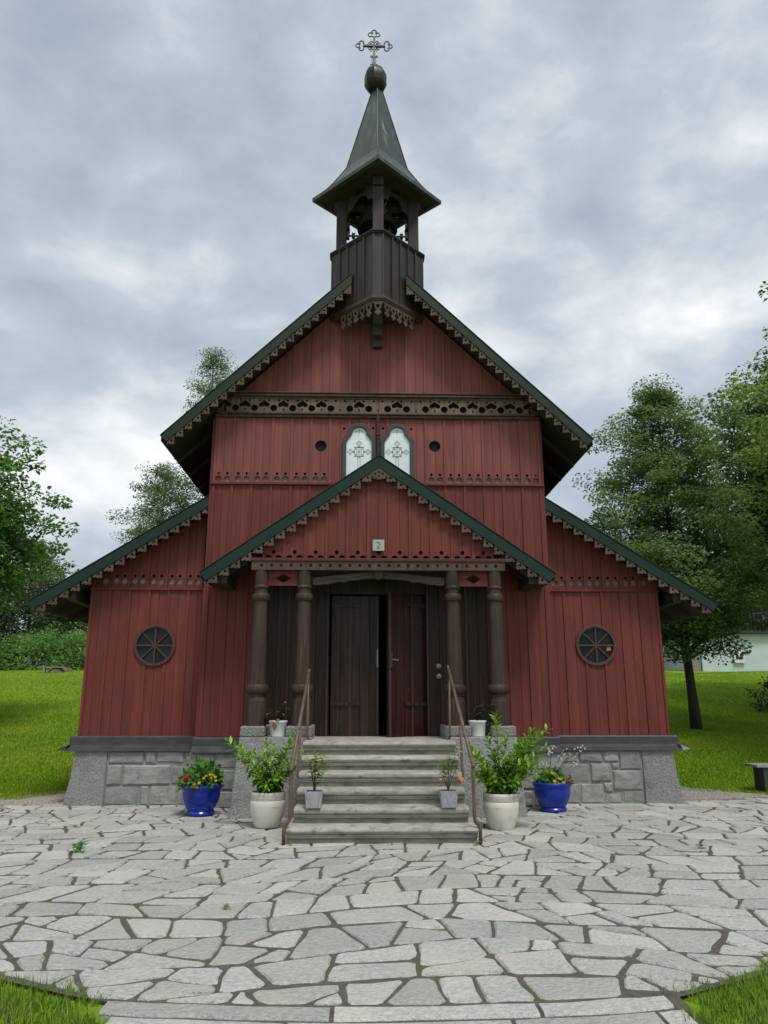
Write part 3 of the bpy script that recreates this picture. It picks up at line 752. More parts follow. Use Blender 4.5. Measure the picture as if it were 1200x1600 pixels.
# number plate
pl = MB().box(-.094, .084, YG - .045, YG - .030, 3.752, 3.925).build('number_plate', 'plate', church, bevel=.004)
fc = bpy.data.curves.new('numeral', 'FONT'); fc.body = '2'; fc.size = .15; fc.extrude = .001
fo = bpy.data.objects.new('numeral_tmp', fc); COL.objects.link(fo)
bpy.context.view_layer.update()
me = bpy.data.meshes.new_from_object(fo.evaluated_get(bpy.context.evaluated_depsgraph_get()))
bpy.data.objects.remove(fo)
me.name = 'numeral'
xs = [v.co.x for v in me.vertices]; ys = [v.co.y for v in me.vertices]
for v in me.vertices:
    x, y, z = v.co
    v.co = (-.005 + (x - (min(xs) + max(xs)) / 2) * .9, YG - .0465 - z, 3.838 + y - (min(ys) + max(ys)) / 2)
me.materials.clear()
link('numeral', me, 'numeral', pl)

# back wall of the porch: dark boards, doors
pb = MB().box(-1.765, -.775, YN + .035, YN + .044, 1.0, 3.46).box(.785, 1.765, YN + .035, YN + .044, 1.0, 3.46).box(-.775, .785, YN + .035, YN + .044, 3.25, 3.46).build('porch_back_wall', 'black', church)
for s in (-1, 1):
    e = [.79, .98, 1.19, 1.41, 1.59, 1.768]
    for a, b_ in zip(e[:-1], e[1:]):
        MB().box(min(s * (a + .003), s * (b_ - .003)), max(s * (a + .003), s * (b_ - .003)), YN + .004 + random.uniform(0, .006), YN + .034, 1.005, 3.44).build('board', 'door', pb)
    for a in (.79, 1.41):
        MB().box(min(s * (a - .014), s * (a + .014)), max(s * (a - .014), s * (a + .014)), YN - .022, YN + .003, 1.005, 3.44).build('batten', 'door_strip', pb)
MB().box(-.76, .76, YN - .01, YN + .033, 3.20, 3.44).build('lintel_board', 'door', pb)
def door_leaf(name, x_hinge, width, sgn, ang, mat, label):
    """leaf in the wall plane from the hinge, then swung inward by ang"""
    hinge = Vector((x_hinge, YN + .05, 1.008))
    d = thing(name, hinge, label, None)
    d.parent = church; d.matrix_parent_inverse = Matrix.Translation(-church.location)
    Rm = Matrix.Rotation(ang, 4, 'Z')
    def part(mb, nm, mt, bev=0):
        mb.v = [tuple(Rm @ Vector(p)) for p in mb.v]
        o = mb.build(nm, mt, d, bevel=bev); o.matrix_parent_inverse = Matrix.Identity(4); return o
    n = 5; h = 2.17
    for i in range(n):
        a, b_ = width * i / n + .003, width * (i + 1) / n - .003
        part(MB().box(min(sgn * a, sgn * b_), max(sgn * a, sgn * b_), random.uniform(-.006, 0), .04, 0, h), 'plank', mat)
    for xs_ in (.03, width * .40, width - .02):
        part(MB().box(min(sgn * (xs_ - .016), sgn * (xs_ + .016)), max(sgn * (xs_ - .016), sgn * (xs_ + .016)), -.026, -.007, .0, h), 'cover_strip', 'door_strip' if xs_ > .1 else mat)
    for zz_ in (.46, 1.98):
        part(MB().box(min(sgn * .0, sgn * .46), max(sgn * .0, sgn * .46), -.034, -.027, zz_, zz_ + .05), 'strap_hinge', 'door')
    return d, part
d, part = door_leaf('door', -.735, .755, 1, 0.0, 'door', 'closed dark left door leaf')
part(MB().box(.722, .742, -.034, -.0275, 1.05, 1.32), 'edge_plate', 'brass')
d, part = door_leaf('door', .765, .755, -1, R(36), 'door_red', 'right door leaf standing ajar, oxblood and scuffed')
part(MB().box(-.748, -.700, -.036, -.027, 1.02, 1.26), 'lock_plate', 'iron')
part(MB().tube([(-.70, -.03, 1.14), (-.70, -.075, 1.14), (-.62, -.075, 1.13)], .011, 8), 'handle', 'brass')
for z in (2.07, 1.912):
    MB().lathe([(.042, 0), (.040, .010), (.026, .018), (.024, .03), (.030, .036), (.010, .045)], (0, 0, 0), 14).build('lock_escutcheon', 'brass', church).data.transform(Matrix.Translation((.963, YN + .004, z)) @ Matrix.Rotation(R(90), 4, 'X'))
MB().box(-.775, .785, YN - .03, YN + .2, .99, 1.012).build('threshold', 'grey_wood', church)

# pedestals under the columns
for s in (-1, 1):
    def srt(a, b): return (min(s * a, s * b), max(s * a, s * b))
    def batter(x0, x1, xb0, xb1, yt, yb_, z0, z1, yback):
        return [(min(s * xb0, s * xb1), yb_, z0), (max(s * xb0, s * xb1), yb_, z0), (max(s * xb0, s * xb1), yback, z0), (min(s * xb0, s * xb1), yback, z0),
                (min(s * x0, s * x1), yt, z1), (max(s * x0, s * x1), yt, z1), (max(s * x0, s * x1), yback, z1), (min(s * x0, s * x1), yback, z1)]
    ped = MB().hexa(batter(.950, 1.965, .950, 2.03, 11.075, 10.86, -.06, 1.046, 11.95)).build('pedestal', 'granite', church, bevel=.02)
    MB().hexa(batter(.952, 1.315, .952, 1.315, 11.06, 11.08, 1.045, 1.192, 11.9)).build('plinth_block', 'granite', ped, bevel=.02)
    MB().hexa(batter(1.612, 1.955, 1.612, 1.962, 11.06, 11.08, 1.045, 1.192, 11.9)).build('plinth_block', 'granite', ped, bevel=.02)

# ------------------------------------------------------------------ bell turret
TX, TY, TA, TC = -.018, 12.14, .81, .095
def octo(k=1.0, ch=None):
    a = TA * k; c = (ch if ch is not None else TC) * k
    return [(-c, -a), (c, -a), (a, -c), (a, c), (c, a), (-c, a), (-a, c), (-a, -c)]
def octo_ring(mb, k0, k1, z0, z1):
    o1 = octo(k1)
    mb.add([(TX + x, TY + y, z0) for x, y in o1] + [(TX + x, TY + y, z1) for x, y in o1], [tuple(range(8))[::-1], tuple(range(8, 16))] + [(i, (i + 1) % 8, 8 + (i + 1) % 8, 8 + i) for i in range(8)])
core = MB(); octo_ring(core, 0, .965, 8.05, 9.30)
tw = core.build('turret_wall', 'tower', church)
oc = octo()
for i in range(8):
    a = Vector(oc[i]); b_ = Vector(oc[(i + 1) % 8]); d_ = (b_ - a); ln = d_.length; d_.normalize()
    nrm = Vector((d_.y, -d_.x))      # outward
    fn = lambda u_, w_, d, a=a, d_=d_, nrm=nrm: (TX + a.x + d_.x * u_ - nrm.x * d, TY + a.y + d_.y * u_ - nrm.y * d, w_)
    n = 1 if ln < .4 else 5
    for k in range(n):
        u0, u1 = ln * k / n + .002, ln * (k + 1) / n - .002
        MB().prism([(u0, 8.12), (u1, 8.12), (u1, 9.315), (u0, 9.315)], fn, random.uniform(0, .004), .025).build('board', 'tower_blue' if n == 1 else 'tower', tw)
    for k in (range(1, n) if n > 1 else ()):
        c = ln * k / n
        MB().prism([(c - .017, 8.12), (c + .017, 8.12), (c + .017, 9.315), (c - .017, 9.315)], fn, -.024, -.001).build('batten', 'tower', tw)
    if n == 1:
        for c in (.012, ln - .012):
            MB().prism([(c - .012, 8.12), (c + .012, 8.12), (c + .012, 9.315), (c - .012, 9.315)], fn, -.018, -.001).build('batten', 'tower', tw)
mb = MB(); octo_ring(mb, 0, 1.035, 9.318, 9.345); octo_ring(mb, 0, 1.06, 9.345, 9.372)
mb.build('turret_rail', 'tower', church)
mb = MB(); octo_ring(mb, 0, 1.055, 8.062, 8.12); octo_ring(mb, 0, 1.035, 8.03, 8.061); octo_ring(mb, 0, 1.01, 7.985, 8.029)
tm = mb.build('turret_base_moulding', 'brown', church)
def pend_mesh():
    o = [(-.075, .02), (-.075, -.012), (-.052, -.03), (-.056, -.07), (-.044, -.098), (-.022, -.118), (-.024, -.132), (-.048, -.148), (-.050, -.172), (-.02, -.195), (0, -.215), (.02, -.195), (.050, -.172), (.048, -.148), (.024, -.132), (.022, -.118), (.044, -.098), (.056, -.07), (.052, -.03), (.075, -.012), (.075, .02)]
    return MB().plate(o, [circle(0, -.062, .031, 12)], lambda a, w, d: (a, d, w), .022).mesh('pendant')
pm = pend_mesh()
def pend(x, y, rz):
    o = link('pendant', pm, 'fret', tm); o.scale = (1.08, 1, 1.15); o.location = (TX + x, TY + y, 8.0); o.rotation_euler = (0, 0, rz)
pend(0, -TA * 1.02, 0)
for s in (-1, 1):
    a = Vector((s * TC, -TA)); b_ = Vector((s * TA, -TC)); d_ = (b_ - a).normalized()
    for k in range(5):
        p = (a + d_ * (.085 + k * .152)) * 1.015
        pend(p.x, p.y, s * R(45))
MB().prism([(12.05, 8.03), (11.45, 8.03), (11.44, 7.95), (11.56, 7.90), (11.60, 7.84), (11.62, 7.77), (11.74, 7.75), (11.77, 7.71), (11.78, 7.64), (11.90, 7.60), (11.92, 7.56), (11.925, 7.49), (12.05, 7.49)][::-1], lambda y, z, d: (d, y, z), TX - .082, TX + .082).build('turret_bracket', 'tower_blue', church, bevel=.006)
# posts, arches, bell
for x, y in ((0, -1), (1, 0), (0, 1), (-1, 0)):
    cx_, cy_ = TX + x * (TA - .155), TY + y * (TA - .155)
    pp = MB().box(cx_ - .094, cx_ + .094, cy_ - .094, cy_ + .094, 9.37, 10.56).build('turret_post', 'tower', church, bevel=.008)
    MB().box(cx_ - .09 + x * .05, cx_ + .09 + x * .05, cy_ - .09 + y * .05, cy_ + .09 + y * .05, 10.30, 10.47).build('post_corbel', 'tower', pp, bevel=.008)
r_ = TA - .17
pts4 = [(0, -r_), (r_, 0), (0, r_), (-r_, 0)]
for i in range(4):
    a = Vector(pts4[i]); b_ = Vector(pts4[(i + 1) % 4]); d_ = b_ - a; ln = d_.length; d_.normalize(); nrm = Vector((d_.y, -d_.x))
    fn = lambda u_, w_, d, a=a, d_=d_, nrm=nrm: (TX + a.x + d_.x * u_ - nrm.x * d, TY + a.y + d_.y * u_ - nrm.y * d, w_)
    m_ = ln / 2
    hs = [circle(m_, 10.20, .20, 18), circle(m_ - .23, 10.10, .13, 14), circle(m_ + .23, 10.10, .13, 14), [(m_ - .30, 9.8), (m_ + .30, 9.8), (m_ + .30, 10.08), (m_ - .30, 10.08)]]
    MB().plate([(.02, 9.9), (ln - .02, 9.9), (ln - .02, 10.56), (.02, 10.56)], hs, fn, .04).build('trefoil_arch', 'tower', church)
bell = MB().lathe([(.05, 10.44), (.20, 10.42), (.25, 10.34), (.28, 10.18), (.30, 10.05), (.35, 9.96), (.37, 9.92), (.33, 9.92), (.28, 10.05), (.20, 10.25), (.05, 10.30)], (TX, TY, 0), 28).build('bell', 'bell', church, auto=50)
mb = MB().box(TX - .52, TX + .52, TY - .07, TY + .07, 10.34, 10.52).tube([(TX - .66, TY, 9.80), (TX + .66, TY, 9.80)], .018, 8)
for s in (-1, 1): mb.box(TX + s * .55 - .04, TX + s * .55 + .04, TY - .05, TY + .05, 9.74, 9.86).box(TX + s * .44 - .03, TX + s * .44 + .03, TY - .04, TY + .04, 9.76, 9.84)
mb.box(TX + .20, TX + .25, TY - .10, TY - .05, 9.5, 10.3).tube([(TX + .15, TY - .3, 10.3), (TX + .10, TY - .3, 10.2), (TX + .14, TY - .3, 10.12), (TX + .11, TY - .3, 10.06)], .02, 6)
mb.build('bell_gear', 'iron', church)
MB().box(TX - .40, TX + .40, TY - .40, TY + .40, 10.46, 10.50).build('belfry_ceiling', 'black', church)
spire = MB().lathe([(.62, 10.62), (1.10, 10.53), (1.185, 10.51), (1.19, 10.545), (1.03, 10.675), (.86, 10.855), (.70, 11.06), (.575, 11.24), (.34, 12.09), (.088, 13.04)], (TX - .01, TY, 0), 4, -math.pi / 2).build('spire', 'copper', church)
MB().lathe([(1.185, 10.505), (1.197, 10.503), (1.200, 10.575), (1.185, 10.588), (1.15, 10.60), (1.15, 10.52)], (TX - .01, TY, 0), 4, -math.pi / 2).build('eave_trim', 'copper', spire)
MB().lathe([(.55, 10.50), (.98, 10.500), (1.06, 10.485), (1.12, 10.488), (1.16, 10.503), (1.10, 10.525), (.62, 10.61)], (TX - .01, TY, 0), 4, -math.pi / 2).build('spire_soffit', 'tower', spire)
for k in range(4):           # standing seams on the hips
    a = math.pi / 2 * k - math.pi / 2
    pr = [(1.19, 10.56), (1.03, 10.685), (.86, 10.865), (.70, 11.07), (.575, 11.25), (.088, 13.05)]
    MB().tube([(TX - .01 + r0 * math.cos(a), TY + r0 * math.sin(a), z0) for r0, z0 in pr], .007, 6).build('hip_seam', 'ball', spire)
mb = MB()                     # verdigris streak on the right-hand face
st = [(.085, 12.10, .004), (.10, 12.0, .018), (.115, 11.90, .022), (.15, 11.80, .016), (.19, 11.73, .005)]
vv = []
for x0, z0, w0 in st:
    rr = .575 - (z0 - 11.24) * (.575 - .088) / 1.80
    for sx in (-1, 1):
        x = x0 + sx * w0
        vv.append((TX - .01 + x, TY - (rr - x) - .006, z0))
mb.add(vv, [(2 * i, 2 * i + 1, 2 * i + 3, 2 * i + 2) for i in range(4)])
mb.build('verdigris_stain', 'verdigris', spire)
BX = -.062
MB().lathe([(.10, 12.985), (.135, 13.00), (.19, 13.06), (.218, 13.12), (.222, 13.155), (.210, 13.17), (.216, 13.20), (.222, 13.28), (.212, 13.36), (.185, 13.43), (.14, 13.485), (.075, 13.525), (.06, 13.54)], (BX, TY, 0), 48, flute=lambda t, z: 1 - .07 * abs(math.sin(4 * t + .4)) ** 1.0).build('spire_ball', 'ball', church, auto=28)
mb = MB(); CX = -.092; cz = 14.056
mb.box(CX - .018, CX + .018, TY - .018, TY + .018, 13.52, 14.28).box(CX - .22, CX + .22, TY - .021, TY + .021, cz - .018, cz + .018)
def arc(cx_, cz_, r0, a0, a1, n=9): return [(cx_ + r0 * math.cos(R(a0 + (a1 - a0) * k / n)), TY, cz_ + r0 * math.sin(R(a0 + (a1 - a0) * k / n))) for k in range(n + 1)]
def trefoil(px, pz, rot):
    lobes = []
    for base_a, dd in ((90, (0, .065)), (0, (.07, 0)), (180, (-.07, 0))):
        q = arc(dd[0], dd[1], .045, base_a - 90, base_a + 90)
        ext = [(q[0][0] - dd[0] * .8, TY, q[0][2] - dd[1] * .8)]; ext2 = [(q[-1][0] - dd[0] * .8, TY, q[-1][2] - dd[1] * .8)]
        lobes.append(ext + q + ext2)
    lobes.append([(-.05, TY, -.045), (.05, TY, -.045)])
    c, s_ = math.cos(R(rot)), math.sin(R(rot))
    for q in lobes:
        mb.tube([(px + x * c - z * s_, y, pz + x * s_ + z * c) for x, y, z in q], .013, 6)
trefoil(CX, 14.328, 0); trefoil(CX - .25, cz, 90); trefoil(CX + .25, cz, -90)
for sx in (-1, 1):
    for sz in (-1, 1):
        for (ux, uz) in ((.055, .095), (.095, .055)):
            mb.tube(arc(CX + sx * ux, cz + sz * uz, .024, 0, 300, 8), .009, 5)
        mb.tube([(CX, TY, cz), (CX + sx * .09, TY, cz + sz * .09)], .009, 5)
    for zc in (13.60, 13.80):
        mb.tube(arc(CX + sx * .048, zc, .020, 0, 330, 8), .011, 5)
    mb.tube([(CX + sx * .02, TY, 13.62), (CX + sx * .045, TY, 13.70), (CX + sx * .02, TY, 13.79)], .006, 5)
mb.tube(arc(CX, cz, .085, 0, 360, 16), .008, 5)
mb.build('spire_cross', 'iron', church)

# ------------------------------------------------------------------ steps and rails
stairs = thing('stone_staircase', (0, 9.0, 0), 'weathered stone staircase of six steps leading to the church doors', 'steps')
RISE, RUN, Y1 = .1684, .30, 8.976
for i in range(6):
    h = RISE * (i + 1); y = Y1 + RUN * i; hw = 1.07 if i == 0 else 1.012
    prof = [(y + .040, h - .112), (y + .036, h - .095), (y + .026, h - .088), (y + .024, h - .074)]
    for k in range(7):
        t = math.pi * (-.5 + k / 6)
        prof.append((y + .036 - .036 * math.cos(t), h - .036 + .036 * math.sin(t)))
    yb = 12.02 if i == 5 else 10.9
    prof += [(yb, h), (yb, h - .112)]
    x_off = .004 * (i % 2)
    o = MB().prism(prof[::-1], lambda yy, z, d: (d, yy, z), -hw - x_off, hw + x_off).build('step', 'step', stairs, auto=30)
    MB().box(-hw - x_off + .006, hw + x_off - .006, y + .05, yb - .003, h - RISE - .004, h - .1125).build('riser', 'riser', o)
def bez(pts, n=6, r=.06):
    """round the corners of a polyline"""
    P = [Vector(p) for p in pts]; q = [P[0]]
    for a, b_, c in zip(P[:-2], P[1:-1], P[2:]):
        r1 = min(r, (b_ - a).length * .45, (c - b_).length * .45)
        s0 = b_ + (a - b_).normalized() * r1; e0 = b_ + (c - b_).normalized() * r1
        for k in range(n + 1):
            t = k / n
            q.append(s0 * (1 - t) ** 2 + b_ * 2 * t * (1 - t) + e0 * t * t)
    return q + [P[-1]]
for s, nm in ((-1, 'left'), (1, 'right')):
    hr = thing('handrail', (s * 1.06, 9.0, 0), 'brown tubular handrail on the %s side of the steps' % nm, 'handrail', 'handrails beside the steps')
    z0, z1 = (.80, 1.93) if s < 0 else (.84, 1.985)
    MB().tube(bez([(s * 1.095, 8.985, -.02), (s * 1.095, 8.985, .195), (s * 1.035, 8.985, .245), (s * 1.03, 8.985, z0 + .01), (s * 1.03, 9.0, z0 + .03)], r=.05), .021, 10).build('lower_post', 'rail', hr, True)
    MB().tube([(s * 1.032, 8.95, z0 - .02), (s * 1.005, 11.05, z1)], .0215, 10).build('rail_tube', 'rail', hr, True)
    MB().tube([(s * 1.005, 11.04, z1 - .01), (s * 1.003, 11.10, z1 + .045)], .020, 10).build('rail_end', 'rail', hr, True)
    zr = z0 + (z1 - z0) * (9.95 - 8.95) / 2.1
    MB().tube(bez([(s * 1.02, 9.95, zr - .015), (s * 1.03, 9.95, .70), (s * 1.045, 9.95, .63), (s * 1.00, 9.95, .60)], r=.04), .017, 8).build('middle_post', 'rail', hr, True)
    MB().tube(bez([(s * 1.004, 10.98, z1 - .05), (s * 1.00, 10.98, 1.06), (s * .985, 11.0, 1.01), (s * .96, 11.05, 1.0)], r=.04), .017, 8).build('upper_post', 'rail', hr, True)
# ------------------------------------------------------------------ ground, patio
def grid(name, xs, ys, mat):
    v = [(x, y, ground_z(x, y)) for y in ys for x in xs]
    nx = len(xs)
    f = [(j * nx + i, j * nx + i + 1, (j + 1) * nx + i + 1, (j + 1) * nx + i) for j in range(len(ys) - 1) for i in range(nx - 1)]
    me = bpy.data.meshes.new(name); me.from_pydata(v, [], f)
    for p in me.polygons: p.use_smooth = True
    return tag(link(name, me, mat), kind='structure')
def axis(lo, hi, fine_lo, fine_hi, step, coarse):
    a = []; x = lo
    while x < hi:
        a.append(x); x += step if fine_lo <= x < fine_hi else coarse
    return a + [hi]
lawn = grid('lawn', axis(-300, 300, -30, 30, 0.6, 15), axis(-30, 500, -30, 60, 0.6, 20), 'lawn')

def front_edge(x):          # near edge of the flagstones
    a = abs(x + .05)
    if a < 1.55: return 4.44 + .055 * a * a
    return 4.568 + (a - 1.55) * .52 + max(0, a - 2.6) * .35
patio_pts = []
bed = MB()
xs = [-9 + 18 * k / 60 for k in range(61)]
def back_edge(x): return 12.35 if x < -2 else (12.48 + max(0, x - 4.8) * .28)
for a, b_ in zip(xs[:-1], xs[1:]):
    y0, y1 = front_edge(a), front_edge(b_)
    if min(back_edge(a) - y0, back_edge(b_) - y1) < .1: continue
    bed.add([(a, y0 - (.55 if abs(a + b_) < 2.9 else .02), -.012), (b_, y1 - (.55 if abs(a + b_) < 2.9 else .02), -.012), (b_, back_edge(b_) + .05, -.012), (a, back_edge(a) + .05, -.012)], [(0, 1, 2, 3)])
patio = tag(bed.build('patio', 'joint'), kind='structure')

def area(p): return abs(sum(p[i][0] * p[(i + 1) % len(p)][1] - p[(i + 1) % len(p)][0] * p[i][1] for i in range(len(p)))) / 2
def cut(poly, p, n):
    """split a convex polygon by the line through p with normal n"""
    A, B = [], []
    for i in range(len(poly)):
        a, b_ = poly[i], poly[(i + 1) % len(poly)]
        da = (a[0] - p[0]) * n[0] + (a[1] - p[1]) * n[1]; db = (b_[0] - p[0]) * n[0] + (b_[1] - p[1]) * n[1]
        (A if da >= 0 else B).append(a)
        if da * db < 0:
            t = da / (da - db); q = (a[0] + (b_[0] - a[0]) * t, a[1] + (b_[1] - a[1]) * t)
            A.append(q); B.append(q)
    return A, B
rs = random.Random(21)
def split(poly, out):
    ar = area(poly)
    cx = sum(p[0] for p in poly) / len(poly); cy = sum(p[1] for p in poly) / len(poly)
    target = rs.uniform(.09, .30)
    if ar < target: out.append(poly); return
    # principal axis
    sxx = sum((p[0] - cx) ** 2 for p in poly); syy = sum((p[1] - cy) ** 2 for p in poly); sxy = sum((p[0] - cx) * (p[1] - cy) for p in poly)
    ang = .5 * math.atan2(2 * sxy, sxx - syy)
    big = ar > 3
    if big: ang += rs.choice((0, 0, .5, -.5)) 
    ang += rs.gauss(0, .22)
    n = (math.cos(ang), math.sin(ang))
    ext = max((p[0] - cx) * n[0] + (p[1] - cy) * n[1] for p in poly)
    k = rs.uniform(-.28, .28) * ext
    A, B = cut(poly, (cx + n[0] * k, cy + n[1] * k), n)
    if len(A) < 3 or len(B) < 3 or min(area(A), area(B)) < .018: out.append(poly); return
    split(A, out); split(B, out)
cells = []
# courses of wavering height, broken at staggered joints, each block then split into a few stones
yrow = [4.2]
while yrow[-1] < 14.2: yrow.append(yrow[-1] + rs.uniform(.36, .66))
ph = [(rs.uniform(0, 6), rs.uniform(0, 6)) for _ in yrow]
def course(j, x): return yrow[j] + .07 * math.sin(x * 1.3 + ph[j][0]) + .05 * math.sin(x * 2.9 + ph[j][1])
def warp(p): return (p[0] + .30 * math.sin(p[1] * .75 + .4) + .06 * math.sin(p[1] * 2.6), p[1] + .22 * math.sin(p[0] * .7 + .8) + .10 * math.sin(p[0] * 1.7))
for j in range(len(yrow) - 1):
    x = -10 + rs.uniform(-.5, .5); tilt = rs.uniform(-.1, .1)
    while x < 10:
        x1 = x + rs.uniform(.45, 1.15); tilt1 = rs.uniform(-.14, .14)
        out = []
        split([(x - tilt, course(j, x - tilt)), (x1 - tilt1, course(j, x1 - tilt1)), (x1 + tilt1, course(j + 1, x1 + tilt1)), (x + tilt, course(j + 1, x + tilt))], out)
        cells += [[warp(p) for p in q] for q in out]
        x, tilt = x1, tilt1
def clip(poly, p, n):
    A, B = cut(poly, p, n); return A
stones = []
for c in cells:
    cx = sum(p[0] for p in c) / len(c)
    # front edge: clip by the tangent
    fy = front_edge(cx); sl = (front_edge(cx + .05) - front_edge(cx - .05)) / .1
    n = Vector((-sl, 1)).normalized()
    c2 = clip(c, (cx, fy + .012), n)
    if len(c2) < 3: continue
    by = back_edge(cx); sl = (back_edge(cx + .05) - back_edge(cx - .05)) / .1
    n = Vector((sl, -1)).normalized()
    c2 = clip(c2, (cx, by), n)
    if len(c2) >= 3 and area(c2) > .012: stones.append(c2)
def offset_poly(p, d):
    if sum(p[i][0] * p[(i + 1) % len(p)][1] - p[(i + 1) % len(p)][0] * p[i][1] for i in range(len(p))) < 0: p = p[::-1]
    q = p
    for i in range(len(p)):
        a, b_ = Vector(p[i]), Vector(p[(i + 1) % len(p)])
        if (b_ - a).length < 1e-5: continue
        t = (b_ - a).normalized(); n = Vector((-t.y, t.x))
        q = clip(q, tuple(a + n * d * rs.uniform(.7, 1.4) * (.62 + 1.0 * abs(n.y))), n)
        if len(q) < 3: return None
    return q
def stone_geo(poly, zt=0.0):
    q = offset_poly(poly, .0130)
    if not q or area(q) < .006: return None
    # merge very close points, then roughen
    pts = []
    for i in range(len(q)):
        a, b_ = Vector(q[i]), Vector(q[(i + 1) % len(q)])
        ln = (b_ - a).length
        if ln < .02: continue
        t = (b_ - a) / ln; nn = Vector((-t.y, t.x))
        k = 1 if ln < .2 else 2 if ln < .45 else 3
        cutc = min(.04, ln * .17) * rs.uniform(.3, 1.3)
        pts.append(a + t * cutc)
        for m in range(1, k):
            pts.append(a + t * ln * (m / k + rs.uniform(-.08, .08)) + nn * rs.uniform(-.010, .012))
        pts.append(b_ - t * cutc)
    if len(pts) < 3: return None
    c = sum(pts, Vector((0, 0))) / len(pts)
    zt += rs.uniform(-.008, .006); tx, ty = rs.uniform(-.02, .02), rs.uniform(-.02, .02)
    n = len(pts); v = []; f = []
    hz = lambda p: zt + (p.x - c.x) * tx + (p.y - c.y) * ty
    for p in pts:
        i_ = p + (c - p).normalized() * rs.uniform(.009, .02); v.append((i_.x, i_.y, hz(i_) + rs.uniform(-.0015, .0015)))
    for p in pts: v.append((p.x, p.y, hz(p) - rs.uniform(.008, .016)))
    for p in pts: v.append((p.x, p.y, -.05))
    f.append(tuple(range(n)))
    for i in range(n):
        j = (i + 1) % n
        f.append((i, n + i, n + j, j)); f.append((n + i, 2 * n + i, 2 * n + j, n + j))
    return v, f, c
def px_area(c, a):         # rough size in the picture, to choose which stones become single objects
    d = math.hypot(c.x - CAM[0], c.y)
    if abs(math.atan2(c.x - CAM[0], c.y) - YAW) > .50 + .02: return 0
    return a * 1.55 / d ** 3
geos = []
for p in stones:
    g = stone_geo(p)
    if g: geos.append((px_area(g[2], area(p)), g))
geos.sort(key=lambda t: -t[0])
for k, (a, g) in enumerate(geos[:296]):
    MB().add(g[0], g[1]).build('flagstone', 'flag', patio)
rest = MB()
for a, g in geos[296:]: rest.add(g[0], g[1])
if rest.v: tag(rest.build('far_flagstones', 'flag_far', patio), kind='stuff')
# long curved border slabs at the near edge, in two shallow rows
def border_row(yoff, depth, z, segs, x_lo, x_hi):
    x = x_lo
    k = 0
    while x < x_hi - .1:
        x1 = min(x_hi, x + segs[k % len(segs)] * rs.uniform(.9, 1.1)); k += 1
        g = []
        n = 5
        top = []
        for i in range(n + 1):
            xx = x + .012 + (x1 - x - .024) * i / n
            top.append(Vector((xx, front_edge(xx) + yoff + rs.uniform(-.006, .006))))
        for i in range(n, -1, -1):
            xx = x + .012 + (x1 - x - .024) * i / n
            top.append(Vector((xx, front_edge(xx) + yoff - depth + rs.uniform(-.012, .012))))
        c = sum(top, Vector((0, 0))) / len(top)
        m = len(top); v = []; f = []
        for p in top:
            q = p + Vector((0, .012 if p.y < c.y else -.012)); v.append((q.x, q.y, z + rs.uniform(-.003, .003)))
        for p in top: v.append((p.x, p.y, z - .014))
        for p in top: v.append((p.x, p.y, z - .16))
        for i in range(n): f.append((i, i + 1, m - 2 - i, m - 1 - i))
        for i in range(m):
            j = (i + 1) % m; f.append((i, m + i, m + j, j)); f.append((m + i, 2 * m + i, 2 * m + j, m + j))
        MB().add(v, f).build('border_slab', 'flag', patio)
        x = x1
border_row(-.022, .150, .004, [1.25, 1.0, 1.1], -1.58, 1.42)
border_row(-.205, .30, -.002, [.95, 1.15, .8], -1.50, 1.45)

# gravel strips beside the church
def gravel(name, poly, label, seed):
    r = np.random.default_rng(seed)
    o = MB().add([(x, y, z) for x, y, z in poly], [tuple(range(len(poly)))]).build(name, 'gravel')
    tag(o, kind='structure')
    return o
gravel('gravel_path', [(-14, 12.2, -.012), (-4.7, 12.42, -.012), (-4.7, 24, -.012), (-5.35, 24, -.012), (-5.4, 14.6, -.012), (-6.2, 13.3, -.012), (-14, 12.9, -.012)], None, 1)
gravel('gravel_path', [(4.7, 12.5, -.012), (6.9, 13.05, -.012), (6.6, 13.35, -.012), (5.9, 14.1, -.012), (5.5, 15.2, -.012), (5.4, 24, -.012), (4.7, 24, -.012)], None, 2)

def np_mesh(name, V, F4=None, F3=None):
    me = bpy.data.meshes.new(name)
    F = F4 if F4 is not None else F3
    k = F.shape[1]
    me.vertices.add(len(V)); me.vertices.foreach_set('co', V.astype(np.float32).ravel())
    me.loops.add(F.size); me.loops.foreach_set('vertex_index', F.astype(np.int32).ravel())
    me.polygons.add(len(F)); me.polygons.foreach_set('loop_start', (np.arange(len(F)) * k).astype(np.int32))
    me.polygons.foreach_set('loop_total', np.full(len(F), k, np.int32))
    me.update(calc_edges=True)
    return me
def pebbles(region, n, seed, parent_label):
    r = np.random.default_rng(seed)
    (x0, x1, y0, y1) = region
    c = np.stack([r.uniform(x0, x1, n), r.uniform(y0, y1, n), np.full(n, -.008)], 1)
    return c
def pebble_mesh(name, C, label):
    n = len(C); r = np.random.default_rng(3)
    base = np.array([[1, 0, 0], [.3, .95, 0], [-.8, .6, 0], [-.8, -.6, 0], [.3, -.95, 0], [0, 0, .75]])
    s = r.uniform(.010, .026, (n, 1, 1)) * r.uniform(.7, 1.3, (n, 6, 1))
    V = (C[:, None, :] + base[None] * s).reshape(-1, 3)
    f = np.array([[0, 1, 5], [1, 2, 5], [2, 3, 5], [3, 4, 5], [4, 0, 5]])
    F = (np.arange(n)[:, None, None] * 6 + f[None]).reshape(-1, 3)
    return tag(link(name, np_mesh(name, V, F3=F), 'gravel'), label, 'gravel', kind='stuff')
Cg = np.concatenate([pebbles((-8.5, -4.85, 12.35, 12.95), 4500, 11, ''), pebbles((-5.35, -4.85, 12.9, 15), 1500, 12, '')])
